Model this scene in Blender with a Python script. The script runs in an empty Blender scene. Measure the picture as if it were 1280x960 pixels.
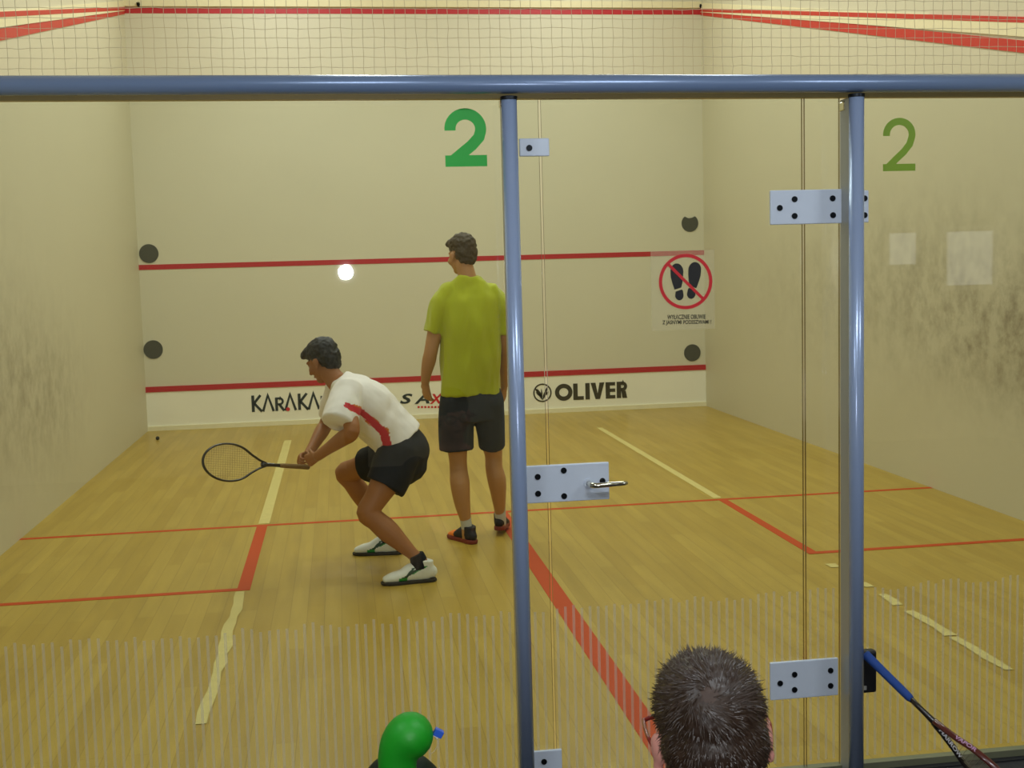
import bpy, bmesh, math, random
from mathutils import Vector, Matrix, noise
random.seed(7)
sc = bpy.context.scene
C = sc.collection
V = Vector

# ------------------------------------------------------------------ camera
F_PX, CAM = 1499.0, V((-1.0606, -3.8879, 1.6995))
YAW, PITCH, ROLL = 0.141987, -0.097307, -0.027647
fw = V((math.sin(YAW)*math.cos(PITCH), math.cos(YAW)*math.cos(PITCH), math.sin(PITCH)))
rt = V((math.cos(YAW), -math.sin(YAW), 0)); up = rt.cross(fw)
cr, sr = math.cos(ROLL), math.sin(ROLL)
rt, up = rt*cr + up*sr, up*cr - rt*sr
cam = bpy.data.cameras.new('camera'); cam.sensor_width = 36; cam.lens = F_PX*36/1280
cam.clip_start = .02
co = bpy.data.objects.new('camera', cam); C.objects.link(co)
m3 = Matrix((rt, up, -fw)).transposed()
co.matrix_world = Matrix.Translation(CAM) @ m3.to_4x4()
sc.camera = co
sc.view_settings.view_transform = 'Standard'
sc.view_settings.look = 'None'

def at(u, v, Y):
    """point of the plane y=Y seen at frame position u, v (measuring helper)"""
    d = fw + rt*((u-640)/F_PX) - up*((v-480)/F_PX)
    return CAM + d*((Y-CAM.y)/d.y)

G = -0.19            # plane of the glass wall
YF = 9.75            # front wall
XW = 3.2             # half width of the court
CEIL = 5.6
GZ = -0.02           # gallery floor

# ------------------------------------------------------------------ materials
def srgb(r, g, b):
    f = lambda c: (c/255/12.92) if c/255 <= .04045 else ((c/255+.055)/1.055)**2.4
    return (f(r), f(g), f(b), 1)

def mat(name, col, rough=.6, metal=0., spec=.5, var=.06, scale=30, bump=0., sheen=0., coat=0.):
    m = bpy.data.materials.new(name); m.use_nodes = True
    nt = m.node_tree; N = nt.nodes; L = nt.links
    b = N['Principled BSDF']
    b.inputs['Roughness'].default_value = rough; b.inputs['Metallic'].default_value = metal
    b.inputs['Specular IOR Level'].default_value = spec
    b.inputs['Coat Weight'].default_value = coat
    b.inputs['Sheen Weight'].default_value = sheen
    tc = N.new('ShaderNodeTexCoord'); nz = N.new('ShaderNodeTexNoise')
    nz.inputs['Scale'].default_value = scale; nz.inputs['Detail'].default_value = 4
    L.new(tc.outputs['Object'], nz.inputs['Vector'])
    mx = N.new('ShaderNodeMix'); mx.data_type = 'RGBA'
    c = V(col[:3])
    mx.inputs['A'].default_value = (*(c*(1-var)), 1); mx.inputs['B'].default_value = (*(c*(1+var)), 1)
    L.new(nz.outputs['Fac'], mx.inputs['Factor']); L.new(mx.outputs['Result'], b.inputs['Base Color'])
    if bump:
        bp = N.new('ShaderNodeBump'); bp.inputs['Strength'].default_value = bump; bp.inputs['Distance'].default_value = .004
        L.new(nz.outputs['Fac'], bp.inputs['Height']); L.new(bp.outputs['Normal'], b.inputs['Normal'])
    return m

def math_node(N, L, op, a, b=None, clamp=False):
    n = N.new('ShaderNodeMath'); n.operation = op; n.use_clamp = clamp
    for i, x in enumerate((a, b)):
        if x is None: continue
        if isinstance(x, (int, float)): n.inputs[i].default_value = x
        else: L.new(x, n.inputs[i])
    return n.outputs[0]

def wall_mat(name, col, marks=None, rough=.55, seams=False):
    """painted plaster; marks = list of (axis centre y, z, spread y, spread z, strength): scuffs left by the ball"""
    m = mat(name, col, rough, var=.03, scale=1.3)
    nt = m.node_tree; N = nt.nodes; L = nt.links
    b = N['Principled BSDF']; base = b.inputs['Base Color'].links[0].from_socket
    tc = N.new('ShaderNodeTexCoord'); sx = N.new('ShaderNodeSeparateXYZ'); L.new(tc.outputs['Object'], sx.inputs[0])
    if marks:
        tot = None
        for (cy, cz, sy, sz, st) in marks:
            dy = math_node(N, L, 'DIVIDE', math_node(N, L, 'SUBTRACT', sx.outputs['Y'], cy), sy)
            dz = math_node(N, L, 'DIVIDE', math_node(N, L, 'SUBTRACT', sx.outputs['Z'], cz), sz)
            q = math_node(N, L, 'ADD', math_node(N, L, 'POWER', math_node(N, L, 'ABSOLUTE', dy), 2), math_node(N, L, 'POWER', math_node(N, L, 'ABSOLUTE', dz), 2))
            g = math_node(N, L, 'MULTIPLY', math_node(N, L, 'POWER', 2.718, math_node(N, L, 'MULTIPLY', q, -1)), st)
            tot = g if tot is None else math_node(N, L, 'ADD', tot, g)
        n1 = N.new('ShaderNodeTexNoise'); n1.inputs['Scale'].default_value = 8; n1.inputs['Detail'].default_value = 8; n1.inputs['Roughness'].default_value = .72
        mp = N.new('ShaderNodeMapping'); mp.inputs['Scale'].default_value = (1, .8, .8)
        L.new(tc.outputs['Object'], mp.inputs['Vector']); L.new(mp.outputs[0], n1.inputs['Vector'])
        r = N.new('ShaderNodeValToRGB'); r.color_ramp.elements[0].position = .40; r.color_ramp.elements[1].position = .70
        L.new(n1.outputs['Fac'], r.inputs[0])
        f = math_node(N, L, 'MULTIPLY', math_node(N, L, 'ADD', math_node(N, L, 'MULTIPLY', r.outputs[0], .8), .22), tot, True)
        mx = N.new('ShaderNodeMix'); mx.data_type = 'RGBA'
        L.new(f, mx.inputs['Factor']); L.new(base, mx.inputs['A']); mx.inputs['B'].default_value = srgb(92, 74, 46)
        L.new(mx.outputs['Result'], b.inputs['Base Color'])
    return m

def floor_mat():
    m = bpy.data.materials.new('maple_boards'); m.use_nodes = True
    nt = m.node_tree; N = nt.nodes; L = nt.links; b = N['Principled BSDF']
    tc = N.new('ShaderNodeTexCoord'); mp = N.new('ShaderNodeMapping'); mp.inputs['Rotation'].default_value = (0, 0, math.pi/2)
    L.new(tc.outputs['Object'], mp.inputs['Vector'])
    br = N.new('ShaderNodeTexBrick'); br.offset = .37; br.inputs['Scale'].default_value = 1
    br.inputs['Brick Width'].default_value = 1.1; br.inputs['Row Height'].default_value = .085; br.inputs['Mortar Size'].default_value = .0012
    br.inputs['Color1'].default_value = FLOOR_A; br.inputs['Color2'].default_value = FLOOR_B
    br.inputs['Mortar'].default_value = FLOOR_M
    L.new(mp.outputs[0], br.inputs['Vector'])
    n = N.new('ShaderNodeTexNoise'); n.inputs['Scale'].default_value = 3; n.inputs['Detail'].default_value = 6
    mp2 = N.new('ShaderNodeMapping'); mp2.inputs['Scale'].default_value = (6, .5, 1); L.new(tc.outputs['Object'], mp2.inputs['Vector']); L.new(mp2.outputs[0], n.inputs['Vector'])
    mx = N.new('ShaderNodeMix'); mx.data_type = 'RGBA'; mx.blend_type = 'MULTIPLY'; mx.inputs['Factor'].default_value = .35
    L.new(br.outputs['Color'], mx.inputs['A']); L.new(n.outputs['Fac'], mx.inputs['B'])
    sc_ = N.new('ShaderNodeMix'); sc_.data_type = 'RGBA'; sc_.blend_type = 'MULTIPLY'; sc_.inputs['Factor'].default_value = 1
    L.new(mx.outputs['Result'], sc_.inputs['A']); sc_.inputs['B'].default_value = (1.2, 1.2, 1.2, 1)
    L.new(sc_.outputs['Result'], b.inputs['Base Color'])
    b.inputs['Roughness'].default_value = .34; b.inputs['Specular IOR Level'].default_value = .32
    return m
FLOOR_A = srgb(186, 157, 68); FLOOR_B = srgb(174, 144, 56); FLOOR_M = srgb(150, 122, 46)

def glass_mat(name, tint, refl=1.0):
    m = bpy.data.materials.new(name); m.use_nodes = True
    nt = m.node_tree; N = nt.nodes; L = nt.links; N.remove(N['Principled BSDF']); o = N['Material Output']
    t = N.new('ShaderNodeBsdfTransparent'); t.inputs[0].default_value = (*tint, 1)
    g = N.new('ShaderNodeBsdfGlossy'); g.inputs['Roughness'].default_value = .015
    fr = N.new('ShaderNodeFresnel'); ge = N.new('ShaderNodeNewGeometry')   # thin pane: the same reflectance on both faces
    L.new(math_node(N, L, 'ADD', math_node(N, L, 'MULTIPLY', ge.outputs['Backfacing'], 1/1.5-1.5), 1.5), fr.inputs['IOR'])
    mx = N.new('ShaderNodeMixShader'); L.new(math_node(N, L, 'MULTIPLY', fr.outputs[0], refl), mx.inputs[0])
    L.new(t.outputs[0], mx.inputs[1]); L.new(g.outputs[0], mx.inputs[2]); L.new(mx.outputs[0], o.inputs['Surface'])
    return m

def film_mat(name, col, alpha, frosted=False):
    m = bpy.data.materials.new(name); m.use_nodes = True
    nt = m.node_tree; N = nt.nodes; L = nt.links; b = N['Principled BSDF']; o = N['Material Output']
    b.inputs['Base Color'].default_value = col; b.inputs['Roughness'].default_value = .6
    t = N.new('ShaderNodeBsdfTransparent'); mx = N.new('ShaderNodeMixShader'); mx.inputs[0].default_value = alpha
    if frosted:
        d1 = N.new('ShaderNodeBsdfDiffuse'); d1.inputs[0].default_value = col; d2 = N.new('ShaderNodeBsdfTranslucent'); d2.inputs[0].default_value = col
        m2 = N.new('ShaderNodeMixShader'); m2.inputs[0].default_value = .5; L.new(d1.outputs[0], m2.inputs[1]); L.new(d2.outputs[0], m2.inputs[2]); b = m2
    L.new(t.outputs[0], mx.inputs[1]); L.new(b.outputs[0], mx.inputs[2]); L.new(mx.outputs[0], o.inputs['Surface'])
    return m

def emit_mat(name, col, s):
    m = bpy.data.materials.new(name); m.use_nodes = True
    b = m.node_tree.nodes['Principled BSDF']; b.inputs['Base Color'].default_value = col
    b.inputs['Emission Color'].default_value = col; b.inputs['Emission Strength'].default_value = s
    return m

M = {}
WALL = srgb(214, 208, 182)
M['front'] = wall_mat('front_wall_paint', WALL, rough=.45)
M['left'] = wall_mat('left_wall_plaster', srgb(208, 201, 172), [(4.2, 1.05, 1.7, .55, .35), (3.0, 1.9, 1.6, .8, .22), (5.3, .75, 1.3, .5, .30)])
M['right'] = wall_mat('right_wall_plaster', srgb(208, 201, 172), [(3.2, 1.15, 1.1, .45, .52), (4.3, 1.5, 1.7, .6, .36), (2.5, 1.0, .7, .4, .4), (6.4, 1.4, 1.8, .6, .2)])
M['plaster'] = mat('gallery_plaster', srgb(205, 196, 170), .8, scale=2)
M['ceiling'] = mat('ceiling_paint', srgb(222, 216, 196), .85, scale=2)
M['floor'] = floor_mat()
M['carpet'] = mat('gallery_floor_covering', srgb(40, 40, 44), .95, var=.25, scale=180, bump=.4)
M['floor_red'] = mat('red_floor_paint', srgb(194, 76, 30), .6, spec=.2, var=.05)
M['floor_cream'] = mat('worn_cream_tape', srgb(212, 196, 122), .6, var=.14, scale=14)
M['wall_red'] = mat('red_wall_paint', srgb(184, 34, 40), .45)
M['out_red'] = mat('out_line_red', srgb(196, 44, 26), .45)
M['tin'] = mat('tin_board_paint', srgb(244, 240, 220), .5, scale=3)
M['skirt'] = mat('cream_skirting', srgb(236, 228, 190), .5)
M['ledge'] = mat('cream_ledge', srgb(232, 222, 180), .6)
M['steel'] = mat('blue_grey_coated_steel', srgb(120, 141, 178), .26, metal=.2, spec=.6, var=.02, scale=4)
M['post'] = mat('blue_grey_coated_steel_flash_lit', srgb(152, 170, 206), .24, metal=.2, spec=.6, var=.02, scale=4)  # same steel as the rail, flash brightness put into the colour
M['fin'] = mat('grey_coated_fin', srgb(158, 160, 156), .35, metal=.15, var=.02)
M['channel'] = mat('bronze_glazing_channel', srgb(196, 176, 120), .45, metal=.1)
M['plate'] = mat('satin_aluminium_plate', srgb(205, 214, 230), .45, metal=.05, var=.03, scale=40)
M['screw'] = mat('dark_screw', srgb(26, 30, 36), .35, metal=.7)
M['chrome'] = mat('chrome', srgb(220, 216, 200), .12, metal=1.)
M['glass'] = glass_mat('clear_court_glass', (.935, .955, .925))
M['glass_edge'] = mat('polished_glass_edge', srgb(128, 110, 62), .25, coat=.5)
M['film'] = film_mat('frosted_stripe_film', srgb(210, 208, 204), .36, True)
M['net'] = mat('beige_net_cord', srgb(196, 180, 142), .9)
M['threshold'] = mat('threshold_aluminium', srgb(120, 122, 98), .5, metal=.3)
M['dark_sill'] = mat('dark_sill_rubber', srgb(24, 25, 30), .7)
M['green2'] = mat('bright_green_vinyl', srgb(20, 172, 50), .5, var=.02)
M['olive2'] = mat('olive_green_vinyl', srgb(122, 154, 18), .5, var=.02)
M['black_ink'] = mat('black_print', srgb(26, 24, 24), .5)
M['brown_ink'] = mat('dark_brown_print', srgb(56, 50, 28), .55)
M['navy_ink'] = mat('blue_black_print', srgb(34, 46, 46), .55)
M['red_ink'] = mat('red_print', srgb(206, 34, 40), .5)
M['sign_red'] = mat('sign_red_print', srgb(206, 32, 40), .5)
M['sticker_film'] = film_mat('clear_sticker_film', srgb(214, 204, 166), .16)
M['disc'] = mat('dark_grey_target', srgb(74, 74, 62), .6, var=.1)
M['skin'] = mat('skin', srgb(188, 138, 90), .55, var=.07, scale=18)
M['skin_b'] = mat('tanned_skin', srgb(164, 108, 64), .55, var=.07, scale=18)
M['skin_c'] = mat('fair_skin', srgb(216, 150, 138), .5, var=.05, scale=18)
M['lips'] = mat('lips', srgb(150, 84, 70), .5)
M['eye'] = mat('eye_white', srgb(220, 214, 200), .3)
M['brown_hair'] = mat('brown_hair', srgb(72, 58, 36), .6, var=.3, scale=60, bump=.6)
M['black_hair'] = mat('black_hair', srgb(34, 34, 38), .55, var=.3, scale=60, bump=.6)
M['dark_hair'] = mat('dark_brown_hair', srgb(48, 32, 22), .42, var=.3, scale=70, spec=.5)
M['scalp'] = mat('scalp_under_hair', srgb(62, 44, 35), .6, var=.2, scale=60)
M['lime_shirt'] = mat('lime_green_jersey', srgb(180, 188, 26), .85, var=.07, scale=9, sheen=.2)
M['white_shirt'] = mat('white_jersey', srgb(246, 240, 236), .85, var=.05, scale=9, sheen=.2)
M['shirt_red'] = mat('red_side_panel', srgb(204, 44, 58), .8)
M['shirt_orange'] = mat('orange_side_panel', srgb(214, 120, 50), .8)
M['navy_shorts'] = mat('dark_navy_shorts', srgb(42, 47, 56), .85, var=.12, scale=10)
M['black_shorts'] = mat('black_shorts', srgb(24, 25, 32), .85, var=.12, scale=10)
M['sock'] = mat('grey_white_sock', srgb(200, 198, 186), .9)
M['black_sock'] = mat('black_ankle_sock', srgb(22, 22, 26), .9)
M['black_shoe'] = mat('black_shoe_mesh', srgb(38, 34, 34), .7, var=.2, scale=90)
M['orange_shoe'] = mat('orange_shoe_panel', srgb(240, 128, 34), .6)
M['red_sole'] = mat('red_orange_sole', srgb(128, 50, 34), .6)
M['white_shoe'] = mat('white_shoe_leather', srgb(232, 234, 226), .5)
M['green_shoe'] = mat('green_shoe_panel', srgb(40, 150, 62), .5)
M['dkgreen_shoe'] = mat('dark_green_shoe_stripe', srgb(34, 66, 44), .5)
M['dark_sole'] = mat('dark_rubber_sole', srgb(52, 46, 34), .7)
M['racket_black'] = mat('black_graphite', srgb(34, 26, 24), .35, coat=.4)
M['racket_maroon'] = mat('maroon_graphite', srgb(84, 26, 22), .3, coat=.5)
M['string'] = mat('racket_string', srgb(150, 140, 104), .5)
M['blue_grip'] = mat('blue_grip_tape', srgb(32, 72, 150), .75, var=.1, scale=60, bump=.3)
M['tan_grip'] = mat('worn_tan_grip', srgb(132, 102, 56), .8)
M['white_print'] = mat('white_print', srgb(226, 224, 232), .5)
M['purple_print'] = mat('pale_purple_print', srgb(186, 140, 180), .5)
M['black_plastic'] = mat('black_plastic', srgb(20, 19, 22), .5)
M['grey_tag'] = mat('pale_grey_tag', srgb(150, 148, 144), .6)
M['balloon'] = mat('green_balloon_latex', srgb(18, 134, 24), .5, spec=.35, var=.06, scale=8)
M['dark_balloon'] = mat('dark_green_balloon_latex', srgb(8, 24, 10), .6, spec=.2)
M['blue_clip'] = mat('blue_plastic_clip', srgb(40, 86, 190), .35)
M['clear_tail'] = film_mat('clear_plastic', srgb(216, 208, 190), .3)
M['ball'] = mat('black_rubber_ball', srgb(40, 38, 30), .7)
M['wood'] = mat('bench_wood', srgb(150, 112, 66), .5, var=.15, scale=6)
M['dark_cloth'] = mat('charcoal_sweatshirt', srgb(58, 60, 68), .9, scale=12)
M['denim'] = mat('dark_denim', srgb(44, 54, 78), .9, scale=40)
M['frame_dark'] = mat('dark_red_spectacle_frame', srgb(120, 24, 22), .35, coat=.4)
M['frame_brown'] = mat('brown_spectacle_rim', srgb(58, 40, 24), .35, coat=.4)
M['lens'] = glass_mat('spectacle_lens', (.97, .97, .96), .8)
M['daylight'] = emit_mat('daylight_window', (.9, .95, 1, 1), 1.2)
M['white_frame'] = mat('white_window_frame', srgb(220, 218, 210), .6)

# ------------------------------------------------------------------ mesh helpers
class MB:
    def __init__(s): s.v = []; s.f = []; s.m = []
    def add(s, vs, fs, mi=0):
        o = len(s.v); s.v += [V(p) for p in vs]; s.f += [tuple(i+o for i in f) for f in fs]; s.m += [mi]*len(fs); return s
    def box(s, a, b, mi=0, T=None):
        x0, y0, z0 = a; x1, y1, z1 = b
        vs = [V(p) for p in ((x0,y0,z0),(x1,y0,z0),(x1,y1,z0),(x0,y1,z0),(x0,y0,z1),(x1,y0,z1),(x1,y1,z1),(x0,y1,z1))]
        if T: vs = [T @ p for p in vs]
        return s.add(vs, [(0,3,2,1),(4,5,6,7),(0,1,5,4),(1,2,6,5),(2,3,7,6),(3,0,4,7)], mi)
    def rings(s, rings, mi=0, closed=False):
        n = len(rings[0]); vs = [p for r in rings for p in r]; fs = []
        for i in range(len(rings) - (0 if closed else 1)):
            i2 = (i+1) % len(rings)
            for j in range(n):
                k = (j+1) % n; fs.append((i*n+j, i*n+k, i2*n+k, i2*n+j))
        if not closed:
            fs.append(tuple(reversed(range(n)))); fs.append(tuple((len(rings)-1)*n+j for j in range(n)))
        return s.add(vs, fs, mi)
    def tube(s, pts, r, n=10, mi=0, closed=False, side=None, flat=1.):
        pts = [V(p) for p in pts]; out = []
        ref = V(side) if side else None
        for i, p in enumerate(pts):
            a = pts[(i-1) % len(pts)] if (closed or i > 0) else p
            b = pts[(i+1) % len(pts)] if (closed or i < len(pts)-1) else p
            t = (b-a).normalized()
            if ref is None:
                ref = V((0,0,1)) if abs(t.z) < .9 else V((1,0,0))
            sd = (ref - t*ref.dot(t)).normalized(); w = t.cross(sd)
            if not side: ref = sd
            rr = r[i] if isinstance(r, (list, tuple)) else r
            out.append([p + sd*(math.cos(2*math.pi*k/n)*rr) + w*(math.sin(2*math.pi*k/n)*rr*flat) for k in range(n)])
        return s.rings(out, mi, closed)
    def ellipsoid(s, c, r, T=None, nu=20, nv=12, mi=0):
        c = V(c); rings = []
        for i in range(1, nv):
            th = math.pi*i/nv
            rings.append([V((c.x + r[0]*math.sin(th)*math.cos(2*math.pi*j/nu), c.y + r[1]*math.sin(th)*math.sin(2*math.pi*j/nu), c.z - r[2]*math.cos(th))) for j in range(nu)])
        if T: rings = [[T @ p for p in q] for q in rings]
        return s.rings(rings, mi)
    def limb(s, secs, side=(1,0,0), n=18, cap='round', sub=4, T=None, mi=0):
        """secs: (centre, half-width along side, half-depth across); smooth tapered solid through them; cap: round / flat / a pair"""
        S = [(V(c), a, b) for c, a, b in secs]; P = []
        g = lambda k: S[max(0, min(len(S)-1, k))]
        for i in range(len(S)-1):
            for q in range(sub):
                t = q/sub; w = []
                p0, p1, p2, p3 = g(i-1), g(i), g(i+1), g(i+2)
                def cr_(a, b, c, d): return ((b*2) + (c-a)*t + (a*2-b*5+c*4-d)*t*t + (b*3-a-c*3+d)*t*t*t)*.5
                P.append((cr_(p0[0],p1[0],p2[0],p3[0]), max(.002, cr_(p0[1],p1[1],p2[1],p3[1])), max(.002, cr_(p0[2],p1[2],p2[2],p3[2]))))
        P.append(S[-1]); rings = []; sd0 = V(side)
        caps = cap if isinstance(cap, tuple) else (cap, cap)
        def ring(c, a, b, t):
            sd = (sd0 - t*sd0.dot(t)).normalized(); w = t.cross(sd)
            return [c + sd*(a*math.cos(2*math.pi*k/n)) + w*(b*math.sin(2*math.pi*k/n)) for k in range(n)]
        T0 = (P[1][0]-P[0][0]).normalized(); T1 = (P[-1][0]-P[-2][0]).normalized()
        if caps[0] == 'round':
            for q in (75, 50, 25):
                k = math.cos(math.radians(q)); h = math.sin(math.radians(q))*min(P[0][1], P[0][2])
                rings.append(ring(P[0][0]-T0*h, P[0][1]*k, P[0][2]*k, T0))
        for i, (c, a, b) in enumerate(P):
            t = (P[min(i+1, len(P)-1)][0]-P[max(i-1, 0)][0]).normalized(); rings.append(ring(c, a, b, t))
        if caps[1] == 'round':
            for q in (25, 50, 75):
                k = math.cos(math.radians(q)); h = math.sin(math.radians(q))*min(P[-1][1], P[-1][2])
                rings.append(ring(P[-1][0]+T1*h, P[-1][1]*k, P[-1][2]*k, T1))
        if T: rings = [[T @ p for p in q] for q in rings]
        return s.rings(rings, mi)
    def poly(s, pts2, T, th=.002, mi=0):
        """flat outline in x,z turned into a thin plate (front towards -y)"""
        n = len(pts2)
        vs = [T @ V((x, 0, z)) for x, z in pts2] + [T @ V((x, th, z)) for x, z in pts2]
        fs = [tuple(range(n)), tuple(reversed(range(n, 2*n)))] + [(i, n+i, n+(i+1) % n, (i+1) % n) for i in range(n)]
        return s.add(vs, fs, mi)
    def ribbon(s, pts2, w, T, th=.002, closed=False, mi=0):
        """stroke of width w along a line in x,z"""
        P = [V((a, b)) for a, b in pts2]; n = len(P); Lf, Rt = [], []
        for i in range(n):
            a = P[(i-1) % n] if (closed or i) else None; b = P[(i+1) % n] if (closed or i < n-1) else None
            d1 = (P[i]-a).normalized() if a is not None else None; d2 = (b-P[i]).normalized() if b is not None else None
            d1 = d1 or d2; d2 = d2 or d1
            n1, n2 = V((-d1.y, d1.x)), V((-d2.y, d2.x)); mt = (n1+n2).normalized(); k = w/2/max(.45, mt.dot(n1))
            Lf.append(P[i]+mt*k); Rt.append(P[i]-mt*k)
        vs = []
        for l, r in zip(Lf, Rt):
            vs += [T @ V((l.x,0,l.y)), T @ V((r.x,0,r.y)), T @ V((l.x,th,l.y)), T @ V((r.x,th,r.y))]
        fs = []
        for i in range(n if closed else n-1):
            a, b = 4*i, 4*((i+1) % n)
            fs += [(a,a+1,b+1,b),(a+2,b+2,b+3,a+3),(a,b,b+2,a+2),(a+1,a+3,b+3,b+1)]
        if not closed: fs += [(0,2,3,1),(4*n-4,4*n-3,4*n-1,4*n-2)]
        return s.add(vs, fs, mi)
    def mesh(s, name):
        me = bpy.data.meshes.new(name); me.from_pydata([tuple(p) for p in s.v], [], s.f)
        for p, i in zip(me.polygons, s.m): p.material_index = i
        bm = bmesh.new(); bm.from_mesh(me); bmesh.ops.recalc_face_normals(bm, faces=bm.faces); bm.to_mesh(me); bm.free()
        return me

def obj(name, mb, mats, parent=None, smooth=False, bevel=0):
    me = mb.mesh(name) if isinstance(mb, MB) else mb
    idx = [p.material_index for p in me.polygons]; me.materials.clear()
    for m in (mats if isinstance(mats, (list, tuple)) else [mats]): me.materials.append(m)
    for p, i in zip(me.polygons, idx): p.material_index = i
    if bevel:
        bm = bmesh.new(); bm.from_mesh(me)
        bmesh.ops.bevel(bm, geom=list(bm.edges), offset=bevel, segments=2, affect='EDGES', profile=.5); bm.to_mesh(me); bm.free()
    if smooth:
        for p in me.polygons: p.use_smooth = True
    o = bpy.data.objects.new(name, me); C.objects.link(o)
    if parent: o.parent = parent; o.matrix_parent_inverse = parent_inv(parent)
    return o
def parent_inv(p):
    return Matrix.Translation(p.location).inverted()   # parts carry world-space meshes: only an Empty has an offset
def thing(name, label, cat, loc=(0,0,0), group=None, kind=None):
    o = bpy.data.objects.new(name, None); o.empty_display_size = .1; C.objects.link(o); o.location = loc
    return tag(o, label, cat, group, kind)
def tag(o, label=None, cat=None, group=None, kind=None):
    if label: o['label'] = label
    if cat: o['category'] = cat
    if group: o['group'] = group
    if kind: o['kind'] = kind
    return o
def struct(name, mb, m, label=None, cat=None, **k):
    return tag(obj(name, mb, m, **k), label, cat, kind='structure')

def bake(mesh, mods):
    """mesh after modifiers, as a new mesh"""
    t = bpy.data.objects.new('tmp', mesh); C.objects.link(t)
    for typ, kw in mods:
        md = t.modifiers.new(typ, typ)
        for k, v in kw.items(): setattr(md, k, v)
    dg = bpy.context.evaluated_depsgraph_get(); dg.update()
    me = bpy.data.meshes.new_from_object(t.evaluated_get(dg))
    bpy.data.objects.remove(t)
    return me
def fuse(mb, voxel=.006, it=4, f=.5):
    return bake(mb.mesh('tmp'), [('REMESH', dict(mode='VOXEL', voxel_size=voxel)), ('SMOOTH', dict(factor=f, iterations=it))])
def wrinkle(me, amp, fx, fz, seed=0):
    me.update()
    nn = [v.normal.copy() for v in me.vertices]
    for v, n in zip(me.vertices, nn):
        c = v.co
        k = noise.noise(V((c.x*fx+seed, c.y*fx, c.z*fz))) + .5*noise.noise(V((c.x*fx*2.3, c.y*fx*2.3+seed, c.z*fz*2.1)))
        v.co = c + n*(amp*k)
def text_mesh(body, h, width=None, weight=0., th=.002, shear=0., align='LEFT'):
    cu = bpy.data.curves.new('t', 'FONT'); cu.body = body; cu.size = 1; cu.offset = weight; cu.extrude = 0; cu.shear = shear
    cu.resolution_u = 3; cu.align_x = 'LEFT'
    t = bpy.data.objects.new('t', cu); C.objects.link(t)
    dg = bpy.context.evaluated_depsgraph_get(); dg.update()
    me = bpy.data.meshes.new_from_object(t.evaluated_get(dg)); bpy.data.objects.remove(t)
    xs = [v.co.x for v in me.vertices]; ys = [v.co.y for v in me.vertices]
    x0, x1, y0, y1 = min(xs), max(xs), min(ys), max(ys)
    sx = (width/(x1-x0)) if width else h/(y1-y0); sy = h/(y1-y0)
    for v in me.vertices: v.co = V(((v.co.x-x0)*sx, 0, (v.co.y-y0)*sy))
    return me

    me.transform(T); return me
TR = Matrix.Translation
def RX(a): return Matrix.Rotation(a, 4, 'X')
def RY(a): return Matrix.Rotation(a, 4, 'Y')
def RZ(a): return Matrix.Rotation(a, 4, 'Z')
R = math.radians

# ------------------------------------------------------------------ the court
fl = struct('floor', MB().box((-XW-.1, G-.005, -.15), (XW+.1, YF+.1, 0)), M['floor'], 'pale maple board floor of the squash court', 'floor')
NS = [0]
def floor_strip(name, x0, x1, y0, y1, m, ragged=False):
    b = MB(); NS[0] += 1; zt = .0012+NS[0]*.00012
    if not ragged: b.box((x0, y0, -.001), (x1, y1, zt))
    else:
        n = max(2, int(abs(y1-y0)/.12)); w = (x1-x0)/2; cx = (x0+x1)/2; top, bot = [], []
        for i in range(n+1):
            y = y0+(y1-y0)*i/n
            top.append((cx-w*random.uniform(.45, 1.1), y)); bot.append((cx+w*random.uniform(.45, 1.1), y))
        vs = []
        for (a, y), (c, _) in zip(top, bot): vs += [(a, y, zt), (c, y, zt)]
        b.add(vs, [(2*i, 2*i+1, 2*i+3, 2*i+2) for i in range(n)])
    return obj(name, b, m, fl)
floor_strip('short_line', -XW, XW, 4.26, 4.31, M['floor_red'])
floor_strip('half_court_line', -.048, .048, G+.02, 4.26, M['floor_red'])
floor_strip('service_box_side_line', -1.665, -1.595, 2.60, 4.26, M['floor_red'])
floor_strip('service_box_side_line', 1.575, 1.635, 2.60, 4.26, M['floor_red'])
floor_strip('service_box_back_line', -XW, -1.665, 2.60, 2.65, M['floor_red'])
floor_strip('service_box_back_line', 1.575, XW, 2.60, 2.65, M['floor_red'])
floor_strip('cream_tape_line', -1.66, -1.585, 4.34, 8.45, M['floor_cream'])
floor_strip('cream_tape_line', -1.675, -1.605, .66, 2.58, M['floor_cream'], True)
floor_strip('cream_tape_line', 1.56, 1.62, 4.34, 8.3, M['floor_cream'])
for a, c in ((.55, 1.0), (1.02, 1.42), (1.52, 1.72), (1.86, 1.95), (2.28, 2.36)):
    floor_strip('cream_tape_line', 1.565, 1.63, a, c, M['floor_cream'], True)

wf = struct('wall_front', MB().box((-XW-.1, YF, -.1), (XW+.1, YF+.1, CEIL)), M['front'], 'smooth cream front wall of the court with red lines', 'wall')
def wall_strip(name, x0, z0, x1, z1, w, m, y=YF, th=.004, parent=wf):
    return obj(name, MB().ribbon([(x0, z0), (x1, z1)], w, TR((0, y-th, 0)), th), m, parent)
obj('tin_board', MB().box((-XW, YF-.012, 0), (XW, YF, .43)), M['tin'], wf)
obj('tin_line', MB().box((-XW, YF-.02, .43), (XW, YF, .49)), M['wall_red'], wf)
wall_strip('service_line', -XW, 1.805, XW, 1.805, .055, M['wall_red'])
wall_strip('out_line', -XW, 4.55, XW, 4.55, .06, M['wall_red'])
obj('out_line_ledge', MB().box((-XW, YF-.03, 4.59), (XW, YF, 4.66)), M['ledge'], wf)
struct('baseboard_front', MB().box((-XW, YF-.03, 0), (XW, YF-.012, .05)), M['skirt'], 'thin cream skirting along the foot of the front wall', 'skirting')

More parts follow.
